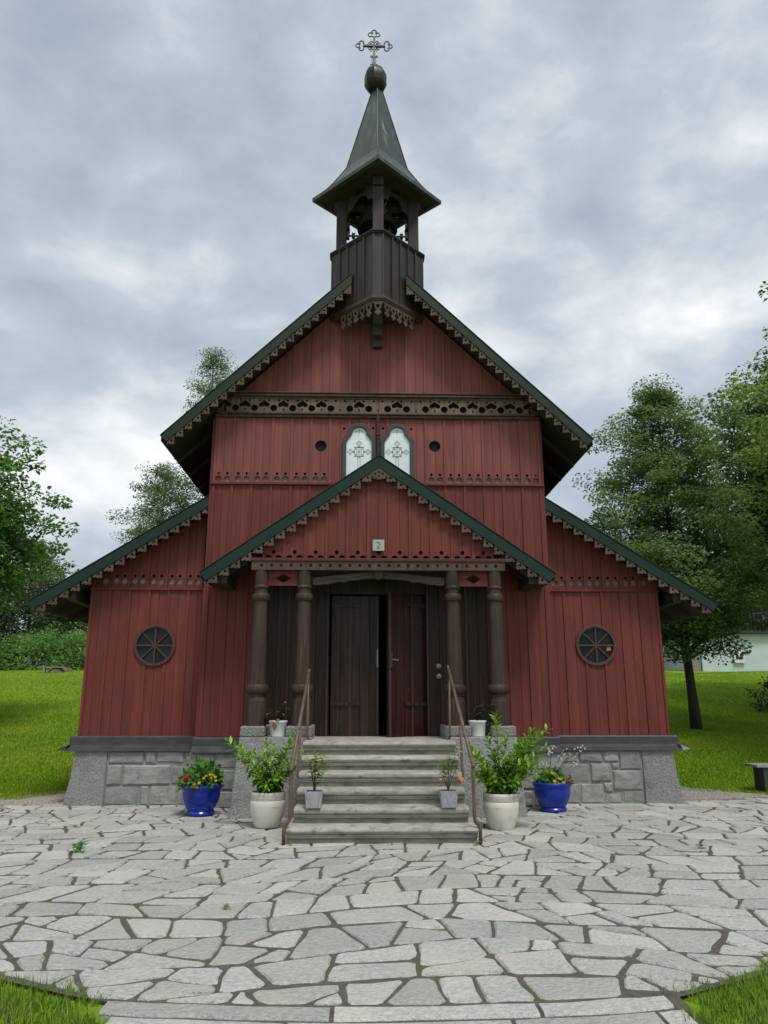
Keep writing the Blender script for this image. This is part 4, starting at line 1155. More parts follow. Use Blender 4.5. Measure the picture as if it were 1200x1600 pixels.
pebble_mesh('loose_gravel', Cg, 'pale loose gravel beside the left wing')
Cg = pebbles((4.85, 6.7, 12.75, 14.6), 9000, 13, '')
k = (Cg[:, 1] > 12.62 + (Cg[:, 0] - 4.85) * .27) & (Cg[:, 1] < 15.0 - (Cg[:, 0] - 5.2) * 1.25)
pebble_mesh('loose_gravel', Cg[k], 'pale loose gravel beside the right wing')

# grass blades
def blades(name, P, h, w, label, lean=.5, seed=1, mat='blade'):
    r = np.random.default_rng(seed)
    n = len(P)
    a = r.uniform(0, 2 * np.pi, n); d = np.stack([np.cos(a), np.sin(a), np.zeros(n)], 1)
    sd = np.stack([-d[:, 1], d[:, 0], np.zeros(n)], 1)
    H = (h * r.uniform(.5, 1.25, n))[:, None]; L_ = (lean * r.uniform(.1, 1, n))[:, None] * H
    up = np.array([0, 0, 1.0])
    Wd = (w * r.uniform(.7, 1.3, n))[:, None]
    V = np.stack([P - sd * Wd, P + sd * Wd, P + d * L_ * .35 + up * H * .6 + sd * Wd * .7, P + d * L_ * .35 + up * H * .6 - sd * Wd * .7, P + d * L_ + up * H], 1).reshape(-1, 3)
    i = np.arange(n)[:, None, None] * 5
    F = (i + np.array([[0, 1, 2], [0, 2, 3], [3, 2, 4]])[None]).reshape(-1, 3)
    return tag(link(name, np_mesh(name, V, F3=F), mat), label, 'grass', kind='stuff')
gz = np.vectorize(ground_z)
def scatter(n, x0, x1, y0, y1, seed, power=1.0):
    r = np.random.default_rng(seed)
    x = r.uniform(x0, x1, n); y = y0 + (y1 - y0) * r.uniform(0, 1, n) ** power
    return x, y
fe = np.vectorize(front_edge)
for nm, lo, hi, sd in (('left', -4.6, -1.35, 5), ('right', 1.3, 4.6, 6)):
    x, y = scatter(60000, lo, hi, 3.2, 6.0, sd)
    rag = .05 * np.sin(x * 9) + .04 * np.sin(x * 23 + 1)
    k = (y < fe(x) + .05 + rag * .8) & ((np.abs(x + .05) > 1.54 + .10 * np.sin(y * 13)) )
    x, y = x[k], y[k]
    rr_ = np.random.default_rng(sd + 50)
    edge = np.clip((fe(x) - y) / .25, 0, 1); clump = .5 + .5 * np.sin(x * 6.1 + 1.3 * np.sin(y * 5)) * np.sin(y * 7.3 + x)
    k = rr_.uniform(0, 1, len(x)) < (.45 + .55 * edge) * (.5 + .5 * clump)
    x, y = x[k], y[k]
    P = np.stack([x, y, gz(x, y)], 1)
    blades('corner_grass', P, .070, .0030, 'tufted grass at the near %s corner of the patio' % nm, 1.1, sd, 'corner')
def lawn_strip(nm, sgn, n, sd, label):
    r = np.random.default_rng(sd)
    t = r.uniform(0, 1, n)
    y = 12.9 * (40 / 12.9) ** t
    rat = r.uniform(.34, .60, n)
    x = sgn * rat * y
    k = (np.abs(x) > 5.5 + .25 * np.sin(y * 3)) & (y > 13.0 + np.where(sgn < 0, 0, .45 * (7.4 - np.abs(x)).clip(0))) 
    x, y = x[k], y[k]
    P = np.stack([x, y, gz(x, y)], 1)
    return blades('lawn_grass', P, .05, .007, label, .9, sd)
lawn_strip('left', -1, 110000, 31, 'short mown grass on the slope left of the church')
lawn_strip('right', 1, 120000, 32, 'short mown grass on the slope right of the church')

# ------------------------------------------------------------------ plants
def leaf_shape(l, w, fold=.25, bend=.2, n=4):
    """a pointed oval leaf with a folded midrib, base at the origin, along +Y, facing +Z"""
    mb = MB(); v = []; f = []
    prof = [0.0, .72, 1.0, .74, 0.0] if n == 4 else [0, 1, 0]
    k = len(prof)
    for i, p in enumerate(prof):
        t = i / (k - 1); y = l * t; z = -bend * l * t * t
        v += [(-w / 2 * p, y, z + fold * w / 2 * p), (0, y, z), (w / 2 * p, y, z + fold * w / 2 * p)]
    for i in range(k - 1):
        a = i * 3
        if i == 0: f += [(1, 4, 3), (1, 5, 4)]
        elif i == k - 2: f += [(a, a + 1, a + 4), (a + 1, a + 2, a + 4)]
        else: f += [(a, a + 1, a + 4, a + 3), (a + 1, a + 2, a + 5, a + 4)]
    used = sorted({i for q in f for i in q}); mp = {i: j for j, i in enumerate(used)}
    mb.add([v[i] for i in used], [tuple(mp[i] for i in q) for q in f])
    return mb
leafA = leaf_shape(.140, .050).mesh('laurel_leaf', True, False)
leafB = leaf_shape(.135, .060, .18, .35).mesh('laurel_leaf', True, False)
leafA.materials.append(M['laurel']); leafB.materials.append(M['laurel_dark'])
def orient(p, d, up=Vector((0, 0, 1)), roll=0.0):
    d = d.normalized()
    x = d.cross(up)
    if x.length < 1e-3: x = Vector((1, 0, 0))
    x.normalize(); z = x.cross(d)
    m = Matrix((x, d, z)).transposed().to_4x4() @ Matrix.Rotation(roll, 4, 'Y')
    m.translation = p
    return m
def laurel(label, base, tips, seed):
    r = random.Random(seed)
    t = thing('laurel_shrub', base, label, 'plant', 'laurel shrubs in the cream pots')
    B = Vector(base)
    stem = MB(); lv = []
    tips = tips + [(x * .75 + r.uniform(-.1, .1), y * .6 - r.uniform(0, .12), z * r.uniform(.55, .9)) for x, y, z in tips if r.random() < .7]
    for (dx, dy, dz) in tips:
        mid = Vector((dx * .35, dy * .35, dz * .55))
        P = lambda s: Vector((0, 0, 0)) * (1 - s) ** 2 + mid * 2 * s * (1 - s) + Vector((dx, dy, dz)) * s * s
        stem.tube([P(k / 5) for k in range(6)], [.007, .006, .005, .004, .003, .002], 5)
        n = int(18 + dz * 26)
        phase = r.uniform(0, 6)
        for i in range(n):
            s = .14 + .86 * i / (n - 1)
            p = P(s); tg = (P(min(1, s + .05)) - P(max(0, s - .05))).normalized()
            a = phase + i * 2.4
            o1 = tg.orthogonal().normalized(); o2 = tg.cross(o1)
            rad = o1 * math.cos(a) + o2 * math.sin(a)
            young = s > .50 + r.uniform(-.1, .1)
            lift = (.35 + 1.2 * max(0, s - .5)) if young else r.uniform(-.25, .45)
            d = rad + tg * lift + Vector((0, 0, .15 if young else -.15))
            sc = r.uniform(.70, 1.05) * (1.0 if s < .93 else .75)
            lv.append((s, young, orient(p, d, roll=r.uniform(-.3, .3)) @ Matrix.Scale(sc, 4)))
    r.shuffle(lv)
    for s, young, mt in lv[:280]:
        o = link('leaf', leafA if young else leafB, None, t)
        o.matrix_parent_inverse = Matrix.Identity(4); o.matrix_basis = mt
    for yg, me, mk in ((True, leafA, 'laurel'), (False, leafB, 'laurel_dark')):
        mb = MB()
        for s, young, mt in lv[280:]:
            if young == yg: mb.add([mt @ v.co for v in me.vertices], [tuple(q.vertices) for q in me.polygons])
        if mb.v:
            o = link('further_leaves', mb.mesh('further_leaves', True, False), mk, t); o.matrix_parent_inverse = Matrix.Identity(4); tag(o, kind='stuff')
    o = stem.build('stems', 'laurel_dark', t); o.matrix_parent_inverse = Matrix.Identity(4)
    return t
def pot(name, label, cat, loc, prof, mat, group, n=40, flute=None, extra=None):
    o = MB().lathe(prof, (0, 0, 0), n, flute=flute).build(name, mat, None, auto=40)
    o.location = loc
    tag(o, label, cat, group)
    return o
def soil(parent, r, z):
    o = MB().lathe([(r, z), (r * .5, z + .008), (.002, z + .012)], n=20).build('soil', 'soil', parent)
def prof_blue():
    return [(.165, 0), (.190, .004), (.198, .03), (.186, .052), (.176, .062), (.186, .075), (.225, .14), (.252, .22), (.262, .29), (.262, .318), (.268, .325), (.276, .345), (.284, .362), (.284, .385), (.272, .398), (.252, .398), (.244, .38), (.244, .34), (.02, .335)]
blue_fl = lambda t, z: 1 + (.012 * math.cos(12 * t) if .07 < z < .31 else 0)
bpots = [((-2.485, 11.26, .002), 'glazed cobalt blue pot of red and yellow flowers by the left pedestal'), ((2.525, 11.48, .002), 'glazed cobalt blue pot of yellow flowers by the right pedestal')]
for loc, lab in bpots:
    o = pot('blue_flower_pot', lab, 'pot', loc, prof_blue(), 'cobalt', 'cobalt blue pots', 72, blue_fl); soil(o, .243, .338)
prof_cream = [(.135, 0), (.150, .006), (.182, .08), (.208, .17), (.222, .26), (.223, .315), (.217, .325), (.219, .33), (.219, .40), (.216, .420), (.205, .424), (.195, .418), (.19, .38), (.02, .375)]
for loc, lab in (((-1.425, 10.17, .002), 'cream glazed pot holding the laurel left of the steps'), ((1.505, 9.95, .002), 'cream glazed pot holding the laurel right of the steps')):
    o = pot('cream_pot', lab, 'pot', loc, prof_cream, 'cream', 'cream pots beside the steps'); soil(o, .19, .379)
    MB().lathe([(.2205, .333), (.2215, .34), (.2215, .392), (.2195, .40)], n=40).build('crackled_band', 'cream_rough', o, auto=40)
prof_white = [(.098, 0), (.104, .003), (.122, .19), (.126, .194), (.134, .196), (.134, .214), (.126, .218), (.120, .20), (.01, .19)]
for loc, lab in (((-1.440, 11.22, 1.048), 'white plastic pot between the left pair of porch columns'), ((1.425, 11.22, 1.048), 'white plastic pot between the right pair of porch columns')):
    o = pot('white_pot', lab, 'pot', loc, prof_white, 'white_pl', 'white pots on the pedestals', 32); soil(o, .118, .195)
for loc, lab in (((-.790, 9.335, .338), 'small square grey pot on the second step, left side'), ((.782, 9.335, .338), 'small square grey pot on the second step, right side')):
    mb = MB()
    v = [(-.085, -.085, 0), (.085, -.085, 0), (.085, .085, 0), (-.085, .085, 0), (-.103, -.103, .185), (.103, -.103, .185), (.103, .103, .185), (-.103, .103, .185),
         (-.09, -.09, .185), (.09, -.09, .185), (.09, .09, .185), (-.09, .09, .185), (-.088, -.088, .165), (.088, -.088, .165), (.088, .088, .165), (-.088, .088, .165)]
    f = [(3, 2, 1, 0)] + [(k, (k + 1) % 4, 4 + (k + 1) % 4, 4 + k) for k in range(4)] + [(4 + k, 4 + (k + 1) % 4, 8 + (k + 1) % 4, 8 + k) for k in range(4)] + [(8 + k, 8 + (k + 1) % 4, 12 + (k + 1) % 4, 12 + k) for k in range(4)] + [(12, 13, 14, 15)]
    o = mb.add(v, f).build('square_pot', 'grey_pot', None, bevel=.004); o.location = loc
    tag(o, lab, 'pot', 'square pots on the steps')
    MB().box(-.086, .086, -.086, .086, .15, .170).build('soil', 'soil', o)

laurel('bright green laurel shrub in the cream pot left of the steps', (-1.425, 10.17, .38),
       [(-.56, .02, .66), (-.42, -.02, .46), (-.20, .0, .52), (-.06, .08, .66), (.08, -.06, .58), (.25, .04, .62), (.34, .06, .74), (.36, -.08, .50), (.05, -.16, .42), (-.18, -.14, .38), (.26, -.16, .36), (-.12, -.2, .24), (.15, -.2, .24), (.33, -.02, .3)], 5)
laurel('bright green laurel shrub in the cream pot right of the steps', (1.505, 9.95, .38),
       [(-.40, .0, .58), (-.30, .1, .50), (-.14, .02, .70), (-.02, .06, 1.00), (.10, -.04, .74), (.24, .0, .62), (.34, .08, .66), (.44, .05, .78), (.56, .04, .70), (.64, .02, .80), (.60, -.08, .60), (.02, -.16, .46), (.28, -.18, .44), (-.26, -.14, .40), (.50, -.14, .44), (-.1, -.2, .24), (.18, -.22, .22), (.3, -.1, .25), (-.35, -.05, .28)], 9)

def leaf_cloud(C, D, l, w, seed):
    """numpy rhombic leaves at C pointing along D"""
    r = np.random.default_rng(seed)
    n = len(C)
    D = D / (np.linalg.norm(D, axis=1, keepdims=True) + 1e-9)
    q = r.normal(size=(n, 3)) * .55 + np.array([[0, -.25, .9]]); sd = np.cross(D, q); sd /= (np.linalg.norm(sd, axis=1, keepdims=True) + 1e-9)
    nm = np.cross(sd, D)
    s = r.uniform(.65, 1.25, (n, 1))
    L_, Wd = l * s, w * s
    V = np.stack([C, C + D * L_ * .45 + sd * Wd * .5 + nm * Wd * .15, C + D * L_ - nm * L_ * .12, C + D * L_ * .45 - sd * Wd * .5 + nm * Wd * .15], 1).reshape(-1, 3)
    F = np.arange(n * 4).reshape(-1, 4)
    return V, F
def small_plant(name, label, cat, loc, group, builder):
    t = thing(name, loc, label, cat, group)
    builder(t)
    return t
def bush_part(t, n, rx, rz, z0, l, w, mat, seed, name='foliage'):
    r = np.random.default_rng(seed)
    u = r.normal(size=(n, 3)); u /= np.linalg.norm(u, axis=1, keepdims=True); u[:, 2] = np.abs(u[:, 2])
    rad = r.uniform(.45, 1, (n, 1)) ** .6
    lump = 1 + .18 * np.sin(u[:, :1] * 7 + seed) * np.cos(u[:, 1:2] * 6)
    C = u * rad * lump * np.array([[rx, rx, rz]]) + np.array([[0, 0, z0]])
    D = u + np.array([[0, 0, .2]]) + r.normal(size=(n, 3)) * .5
    V, F = leaf_cloud(C, D, l, w, seed)
    o = link(name, np_mesh(name, V, F4=F), mat, t); o.matrix_parent_inverse = Matrix.Identity(4)
    tag(o, kind='stuff'); return o
def blossom(t, p, r0, mat, n=6, name='blossom', seed=0):
    rr = random.Random(seed); mb = MB()
    P = Vector(p)
    for k in range(n):
        a = 2 * math.pi * k / n + rr.uniform(-.2, .2)
        d = Vector((math.cos(a), math.sin(a) * .6 - .5, math.sin(a) * .6 + .35)).normalized()
        s = d.cross(Vector((0, -.7, .7))).normalized() * r0 * .45
        e = P + d * r0
        mb.add([P, P + d * r0 * .6 + s, e + Vector((0, 0, .15 * r0)), P + d * r0 * .6 - s], [(0, 1, 2, 3)])
    mb.lathe([(r0 * .25, -.1 * r0), (r0 * .28, .1 * r0), (r0 * .05, .3 * r0)], P + Vector((0, -.3 * r0, .3 * r0)), 6)
    o = mb.build(name, mat, t); o.matrix_parent_inverse = Matrix.Identity(4); return o
def f1(t):
    bush_part(t, 620, .27, .30, 0.0, .085, .065, 'geranium', 41)
    k = 0
    for p in ((-.20, -.20, .13), (-.165, -.21, .145), (-.185, -.21, .115), (-.215, -.19, .105)):
        blossom(t, p, .038, 'petal_red', 7, 'red_blossom', k); k += 1
    for p in ((.10, -.22, .16), (.15, -.21, .18), (.19, -.20, .17), (.22, -.19, .145), (.07, -.24, .135), (.16, -.22, .14), (.23, -.2, .10), (-.05, -.27, .06), (-.01, -.28, .02), (-.07, -.27, .015), (.02, -.28, .075)):
        blossom(t, p, .026, 'petal_yellow', 6, 'yellow_blossom', k); k += 1
small_plant('flower_planting', 'mound of red and yellow blossoms in the left blue pot', 'flowers', (-2.485, 11.26, .36), 'flowers in the blue pots', f1)
def f2(t):
    bush_part(t, 300, .23, .17, 0.0, .07, .05, 'geranium', 43)
    k = 0
    for p in ((-.04, -.22, .17), (.05, -.24, .02), (.12, -.22, .04), (.06, -.23, .09), (-.02, -.25, .06)):
        blossom(t, p, .030, 'petal_yellow', 6, 'yellow_blossom', 20 + k); k += 1
    for p in ((.20, -.15, .08), (.22, -.16, .13), (.25, -.15, .06), (.19, -.17, .02), (.27, -.13, .02), (.235, -.15, .10)):
        blossom(t, p, .030, 'petal_pink', 5, 'red_blossom', 30 + k); k += 1
small_plant('flower_planting', 'yellow and dusky red blossoms in the right blue pot', 'flowers', (2.525, 11.48, .36), 'flowers in the blue pots', f2)
def f3(t):
    r = random.Random(3); mb = MB(); k = 0
    fl = MB()
    for i in range(20):
        a = r.uniform(-.7, 1.15); h = r.uniform(.28, .54)
        e = Vector((a * .36 + .10, r.uniform(-.18, .1), h))
        m = Vector((e.x * .4, e.y * .5, h * .7))
        P = lambda s: m * 2 * s * (1 - s) + e * s * s
        mb.tube([P(q / 4) for q in range(5)], .0022, 4)
        for q in range(r.randint(2, 4)):
            c = P(1 - .14 * q * r.random()) + Vector((r.uniform(-.03, .03), r.uniform(-.03, .03), r.uniform(-.015, .03)))
            for w in range(4):
                b_ = r.uniform(0, 6.28)
                d = Vector((math.cos(b_), r.uniform(-.6, .3), math.sin(b_))).normalized() * r.uniform(.013, .022)
                s = d.cross(Vector((0, 1, .1))).normalized() * .006
                fl.add([c, c + d * .6 + s, c + d, c + d * .6 - s], [(0, 1, 2, 3)])
    o = mb.build('stems', 'bronze', t); o.matrix_parent_inverse = Matrix.Identity(4)
    o = fl.build('white_blossoms', 'petal_white', t); o.matrix_parent_inverse = Matrix.Identity(4); tag(o, kind='stuff')
small_plant('wispy_flower_spray', 'wispy sprays of white star flowers behind the right laurel', 'flowers', (2.50, 11.55, .36), None, f3)
def leafy(t, spec, mat, seed, l, w, stems=True):
    r = random.Random(seed); me = leaf_shape(l, w, .2, .3).mesh('leaf', True, False); me.materials.append(M[mat])
    mb = MB()
    for (dx, dy, dz, n) in spec:
        m = Vector((dx * .3, dy * .3, dz * .65)); e = Vector((dx, dy, dz))
        P = lambda s: m * 2 * s * (1 - s) + e * s * s
        mb.tube([P(q / 4) for q in range(5)], [.005, .004, .0035, .003, .002], 5)
        for i in range(n):
            s = .3 + .7 * (i + 1) / n; a = i * 2.4 + r.uniform(0, .6)
            d = Vector((math.cos(a), math.sin(a), r.uniform(-.2, .5)))
            o = link('leaf', me, None, t); o.matrix_parent_inverse = Matrix.Identity(4)
            o.matrix_basis = orient(P(s), d, roll=r.uniform(-.5, .5)) @ Matrix.Scale(r.uniform(.6, 1.15), 4)
    o = mb.build('stems', 'bronze', t); o.matrix_parent_inverse = Matrix.Identity(4)
def f4(t):
    leafy(t, [(-.17, -.03, .10, 7), (-.10, -.05, .17, 7), (.02, 0, .15, 8), (.08, .02, .26, 9), (.14, -.04, .20, 8), (.17, .0, .12, 7), (0, -.08, .10, 6)], 'bronze', 5, .085, .05)
    me = leaf_shape(.10, .06, .2, .4).mesh('rust_leaf', True, False); me.materials.append(M['leaf_rust'])
    for p, d in (((-.06, -.10, .03), (-.3, -.8, -.5)), ((-.02, -.11, .05), (.5, -.8, .1)), ((-.09, -.06, .12), (-.6, -.6, .2)), ((-.04, -.12, 0), (.1, -.5, -1))):
        o = link('leaf', me, None, t); o.matrix_parent_inverse = Matrix.Identity(4); o.matrix_basis = orient(Vector(p), Vector(d))
    blossom(t, (.10, -.05, .27), .028, 'leaf_rust', 6, 'faded_blossom', 3)
small_plant('potted_plant', 'bronze-leaved plant in the white pot by the left columns', 'plant', (-1.440, 11.22, 1.24), None, f4)
def f5(t):
    leafy(t, [(-.10, -.04, .12, 8), (-.05, -.05, .18, 8), (.0, -.02, .20, 8), (.04, -.06, .14, 8), (-.02, -.09, .10, 8), (.07, .0, .12, 7)], 'deepgreen', 6, .06, .045)
    leafy(t, [(.10, -.05, .27, 7), (.16, -.06, .24, 6)], 'deepgreen', 8, .11, .055)
small_plant('potted_plant', 'dark green leafy plant in the white pot by the right columns', 'plant', (1.425, 11.22, 1.24), None, f5)
def f6(t): leafy(t, [(.04, -.02, .50, 20), (-.06, .0, .36, 14), (.12, .0, .42, 16), (.18, .02, .30, 10), (-.12, .02, .46, 10), (.06, -.05, .25, 8), (.0, -.05, .40, 12)], 'lime', 11, .085, .046)
def f7(t):
    leafy(t, [(-.07, -.02, .36, 13), (.02, .0, .42, 14), (.13, .02, .50, 14), (.16, .0, .34, 10), (-.10, 0, .24, 7)], 'lime', 12, .08, .044)
    me = leaf_shape(.09, .06, .2, .4).mesh('orange_leaf', True, False); me.materials.append(M['leaf_orange'])
    for p, d in (((.13, -.04, .19), (.3, -.7, -.4)), ((-.06, -.03, .15), (-.4, -.8, .3))):
        o = link('leaf', me, None, t); o.matrix_parent_inverse = Matrix.Identity(4); o.matrix_basis = orient(Vector(p), Vector(d))
small_plant('step_plant', 'spindly light green plant in the square pot left on the steps', 'plant', (-.790, 9.335, .50), None, f6)
small_plant('step_plant', 'spindly plant with an orange leaf in the square pot right on the steps', 'plant', (.782, 9.335, .50), None, f7)
def weed(label, x, y, n, h, seed, mat='geranium'):
    t = thing('weed', (x, y, -.01), label, 'weed', 'weeds in the paving joints')
    r = np.random.default_rng(seed)
    C = np.stack([r.normal(0, h * .35, n), r.normal(0, h * .35, n), r.uniform(0, h, n)], 1)
    D = np.stack([r.normal(0, 1, n), r.normal(0, 1, n), r.uniform(.2, 1, n)], 1)
    V, F = leaf_cloud(C, D, .6 * h, .24 * h, seed)
    o = link('leaves', np_mesh('leaves', V, F4=F), mat, t); o.matrix_parent_inverse = Matrix.Identity(4); tag(o, kind='stuff')
weed('leafy weed sprouting in the far left paving', -3.2, 8.6, 60, .09, 1)
weed('small weed at the foot of the bottom step, near the middle', .10, 8.93, 24, .04, 2)
weed('weed tucked beside the left cream pot and the steps', -1.14, 9.75, 40, .07, 3)
weed('mossy tuft in a paving joint left of centre', -1.26, 6.33, 50, .035, 4, 'lime')
weed('grassy weed at the right foot of the bottom step', 1.03, 8.86, 36, .05, 5, 'lime')
weed('weed at the right edge of the paving, beyond the blue pot', 3.4, 8.6, 36, .05, 6)
weed('tiny weed left of the bottom step foot', -1.0, 8.90, 24, .04, 7, 'lime')
# ------------------------------------------------------------------ trees
def tree(name, label, base, height, tr, z0, env, nb, lpc, leaf, mat, seed, group=None, bark='bark', sig=.28, lean=(0, 0), droop=.25, dens=3.0, up=.45, forks=1):
    r = np.random.default_rng(seed); rr = random.Random(seed)
    bx, by = base; bz = ground_z(bx, by) - .1
    t = thing(name, (bx, by, bz), label, 'tree', group)
    tm_ = MB()
    H = height
    def trunk(f):       # f 0..1
        return Vector((lean[0] * f + .12 * math.sin(f * 5 + seed) * f * tr * 6, lean[1] * f + .10 * math.cos(f * 4 + seed) * f * tr * 6, H * f))
    tm_.tube([trunk(k / 9) for k in range(10)], [tr * (1.25 if k == 0 else 1) * (1 - .92 * k / 9) + .008 for k in range(10)], 9)
    C = []
    et = [e_[0] for e_ in env]; er = [e_[1] for e_ in env]
    for i in range(nb):
        f = (i + .5) / nb
        f = min(.995, max(.01, f + rr.uniform(-.4, .4) / nb))
        zc = z0 + (H - z0) * f
        Rr = float(np.interp(f, et, er)) * rr.uniform(.72, 1.12)
        a = i * 2.39996 + rr.uniform(-.35, .35)
        tip = Vector((math.cos(a) * Rr, math.sin(a) * Rr, zc)) + Vector((lean[0], lean[1], 0)) * (zc / H)
        zs = max(z0 * .75, zc - Rr * up)
        st = trunk(min(.97, zs / H))
        midp = st.lerp(tip, .5) + Vector((0, 0, .10 * Rr))
        P = lambda s: st * (1 - s) ** 2 + midp * 2 * s * (1 - s) + tip * s * s
        r0 = max(.012, tr * .33 * (1 - f * .75))
        tm_.tube([P(k / 5) for k in range(6)], [r0 * (1 - .8 * k / 5) for k in range(6)], 5, False)
        nc = max(2, int(Rr * dens))
        for k in range(nc):
            s = .30 + .72 * (k + rr.random()) / nc
            p = P(min(1.02, s))
            spread = Rr * .30 * (1.15 - s * .6) + .08
            q = p + Vector((rr.gauss(0, spread), rr.gauss(0, spread), rr.gauss(0, spread * .55) - droop * .15))
            C.append(q)
            if rr.random() < .7:
                tm_.tube([P(max(0, s - .12)), p.lerp(q, .5) + Vector((0, 0, .03)), q], [r0 * .3 + .003, .006, .003], 4, False)
    for k in range(3): C.append(trunk(1) + Vector((rr.gauss(0, .1), rr.gauss(0, .1), -.15 * k)))
    C = np.array([tuple(c) for c in C])
    n = len(C)
    k = np.repeat(np.arange(n), lpc)
    cs = sig * r.uniform(.55, 1.35, n)
    O = r.normal(size=(n * lpc, 3)); O *= np.minimum(1, 1.75 / np.linalg.norm(O, axis=1, keepdims=True)); O = O * cs[k][:, None] * np.array([[1, 1, .55]])
    # skirt: leaves hang toward the outside of each clump
    Pn = C[k] + O
    D = O / (cs[k][:, None] + 1e-6) + r.normal(size=O.shape) * .7
    D[:, 2] = D[:, 2] * .5 - droop
    V, F = leaf_cloud(Pn, D, leaf[0], leaf[1], seed)
    o = tm_.build('trunk', bark, t, True); o.matrix_parent_inverse = Matrix.Identity(4)
    o = link('crown', np_mesh('crown', V, F4=F), mat, t); o.matrix_parent_inverse = Matrix.Identity(4)
    return t
GA = 'trees standing right of the church'
tree('linden_tree', 'green linden tree with slender trunk on the right lawn', (8.85, 21.0), 10.0, .13, 2.5,
     [(0, 1.5), (.15, 2.1), (.35, 2.55), (.55, 2.2), (.75, 1.5), (.92, .7), (1, .2)], 100, 190, (.085, .068), 'linden', 3, GA, sig=.27, lean=(-.35, 0), dens=3.2)
tree('maple_tree', 'tall dark green maple at the right edge, behind the linden', (15.3, 24.0), 13.8, .28, 4.1,
     [(0, 2.6), (.15, 3.6), (.4, 4.1), (.6, 3.3), (.8, 2.0), (1, .3)], 130, 150, (.135, .11), 'darktree', 8, GA, sig=.36, lean=(.3, 0), dens=2.6)
tree('broadleaf_tree', 'yellow-green broadleaf tree leaning in from the right edge', (13.0, 15.4), 10.8, .22, 4.8,
     [(0, 2.4), (.2, 3.5), (.45, 3.9), (.6, 3.3), (.75, 2.9), (.9, 2.0), (1, .4)], 100, 150, (.105, .085), 'neartree', 12, GA, sig=.28, lean=(.2, 0), dens=2.6)
tree('broadleaf_tree', 'tall tree of which only a leafy sprig shows at the upper right edge', (14.1, 13.4), 13.6, .22, 7.0,
     [(0, 2.4), (.3, 3.4), (.55, 3.7), (.72, 4.0), (.85, 2.6), (1, .4)], 70, 80, (.13, .11), 'darktree', 14, GA, sig=.26, dens=2.2)
GL = 'trees standing left of the church'
tree('maple_tree', 'large fresh green maple at the left edge of the lawn', (-13.7, 20.0), 9.7, .24, 3.5,
     [(0, 2.8), (.15, 3.9), (.35, 4.3), (.55, 3.7), (.75, 2.6), (.92, 1.2), (1, .3)], 125, 140, (.125, .105), 'maple', 21, GL, sig=.30, lean=(.2, 0), droop=.1, dens=2.8, up=.3)
tree('birch_tree', 'tall thin birch rising above the main roof edge', (-5.9, 26.5), 14.3, .13, 5.0,
     [(0, .8), (.4, .95), (.7, .85), (.88, .6), (1, .15)], 90, 110, (.07, .05), 'birch', 31, GL, bark='bark_birch', sig=.20, droop=.7, dens=4.2)
tree('birch_tree', 'airy birch showing above the left wing roof', (-7.6, 27.0), 8.6, .11, 3.0,
     [(0, 1.1), (.4, 1.4), (.7, 1.15), (.9, .7), (1, .2)], 84, 130, (.072, .052), 'birch', 33, GL, bark='bark_birch', sig=.22, droop=.7, dens=3.8)
GB = 'trees behind the hedge'
for k, (x, y, h, rad, mt, lab) in enumerate([(-23.5, 43, 7.5, 3.0, 'backtree', 'dark round tree behind the hedge, at the left picture edge'), (-20.3, 46, 7.6, 2.6, 'willow', 'pale feathery willow behind the hedge, left of the wing eave'),
                                           (-17.4, 45, 4.6, 2.2, 'backtree', 'low dark tree behind the hedge, just below the left wing eave'), (-27.5, 45, 9.5, 3.6, 'backtree', 'tall dark tree behind the large left maple'),
                                           (-13.6, 47, 3.6, 2.0, 'willow', 'low pale tree behind the hedge beside the left wing wall'), (-31.5, 42, 8.5, 3.4, 'backtree', 'dark tree outermost left behind the hedge')]):
    tree('background_tree', lab, (x, y), h, .14, h * .15, [(0, rad * .7), (.3, rad), (.6, rad * .85), (.85, rad * .5), (1, .2)], 60, 100, (.20, .10), mt, 50 + k, GB, sig=.42, dens=2.0)
for k, (x, y, h, rad, lab) in enumerate([(26, 46, 8, 3.5, 'dark tree behind the pale house, right edge'), (19.5, 53, 9, 3.5, 'dark tree rising behind the pale house'), (12.5, 50, 8, 3.5, 'dark tree left of the pale house behind the linden'), (8.0, 54, 7, 3.5, 'dark tree far behind the right wing')]):
    tree('background_tree', lab, (x, y), h, .16, h * .12, [(0, rad * .7), (.3, rad), (.6, rad * .85), (.85, rad * .5), (1, .2)], 50, 55, (.28, .2), 'backtree', 70 + k, 'trees around the house', sig=.5, dens=1.8)
# hedge shrubs on the left crest
def shrub(label, x, y, rx, rz, n, l, w, mat, seed, group, name='hedge_shrub'):
    z = ground_z(x, y)
    t = thing(name, (x, y, z), label, 'shrub', group)
    r = np.random.default_rng(seed)
    m = 46
    u_ = r.normal(size=(m, 3)); u_ /= np.linalg.norm(u_, axis=1, keepdims=True); u_[:, 2] = np.abs(u_[:, 2])
    cc = u_ * r.uniform(.55, 1.0, (m, 1)) * np.array([[rx, rx * .8, rz]])
    k = r.integers(0, m, n)
    O = r.normal(size=(n, 3)) * rx * .16
    C = cc[k] + O; C[:, 2] = np.maximum(C[:, 2], .03)
    D = u_[k] + r.normal(size=(n, 3)) * .6; D[:, 2] -= .1
    V, F = leaf_cloud(C, D, l, w, seed)
    o = link('foliage', np_mesh('foliage', V, F4=F), mat, t); o.matrix_parent_inverse = Matrix.Identity(4)
    mb = MB()
    for q in cc[:14]: mb.tube([(0, 0, 0), tuple(q * .5 + np.array([0, 0, .1 * rz])), tuple(q)], [.03, .02, .008], 5, False)
    o = mb.build('stems', 'bark', t); o.matrix_parent_inverse = Matrix.Identity(4)
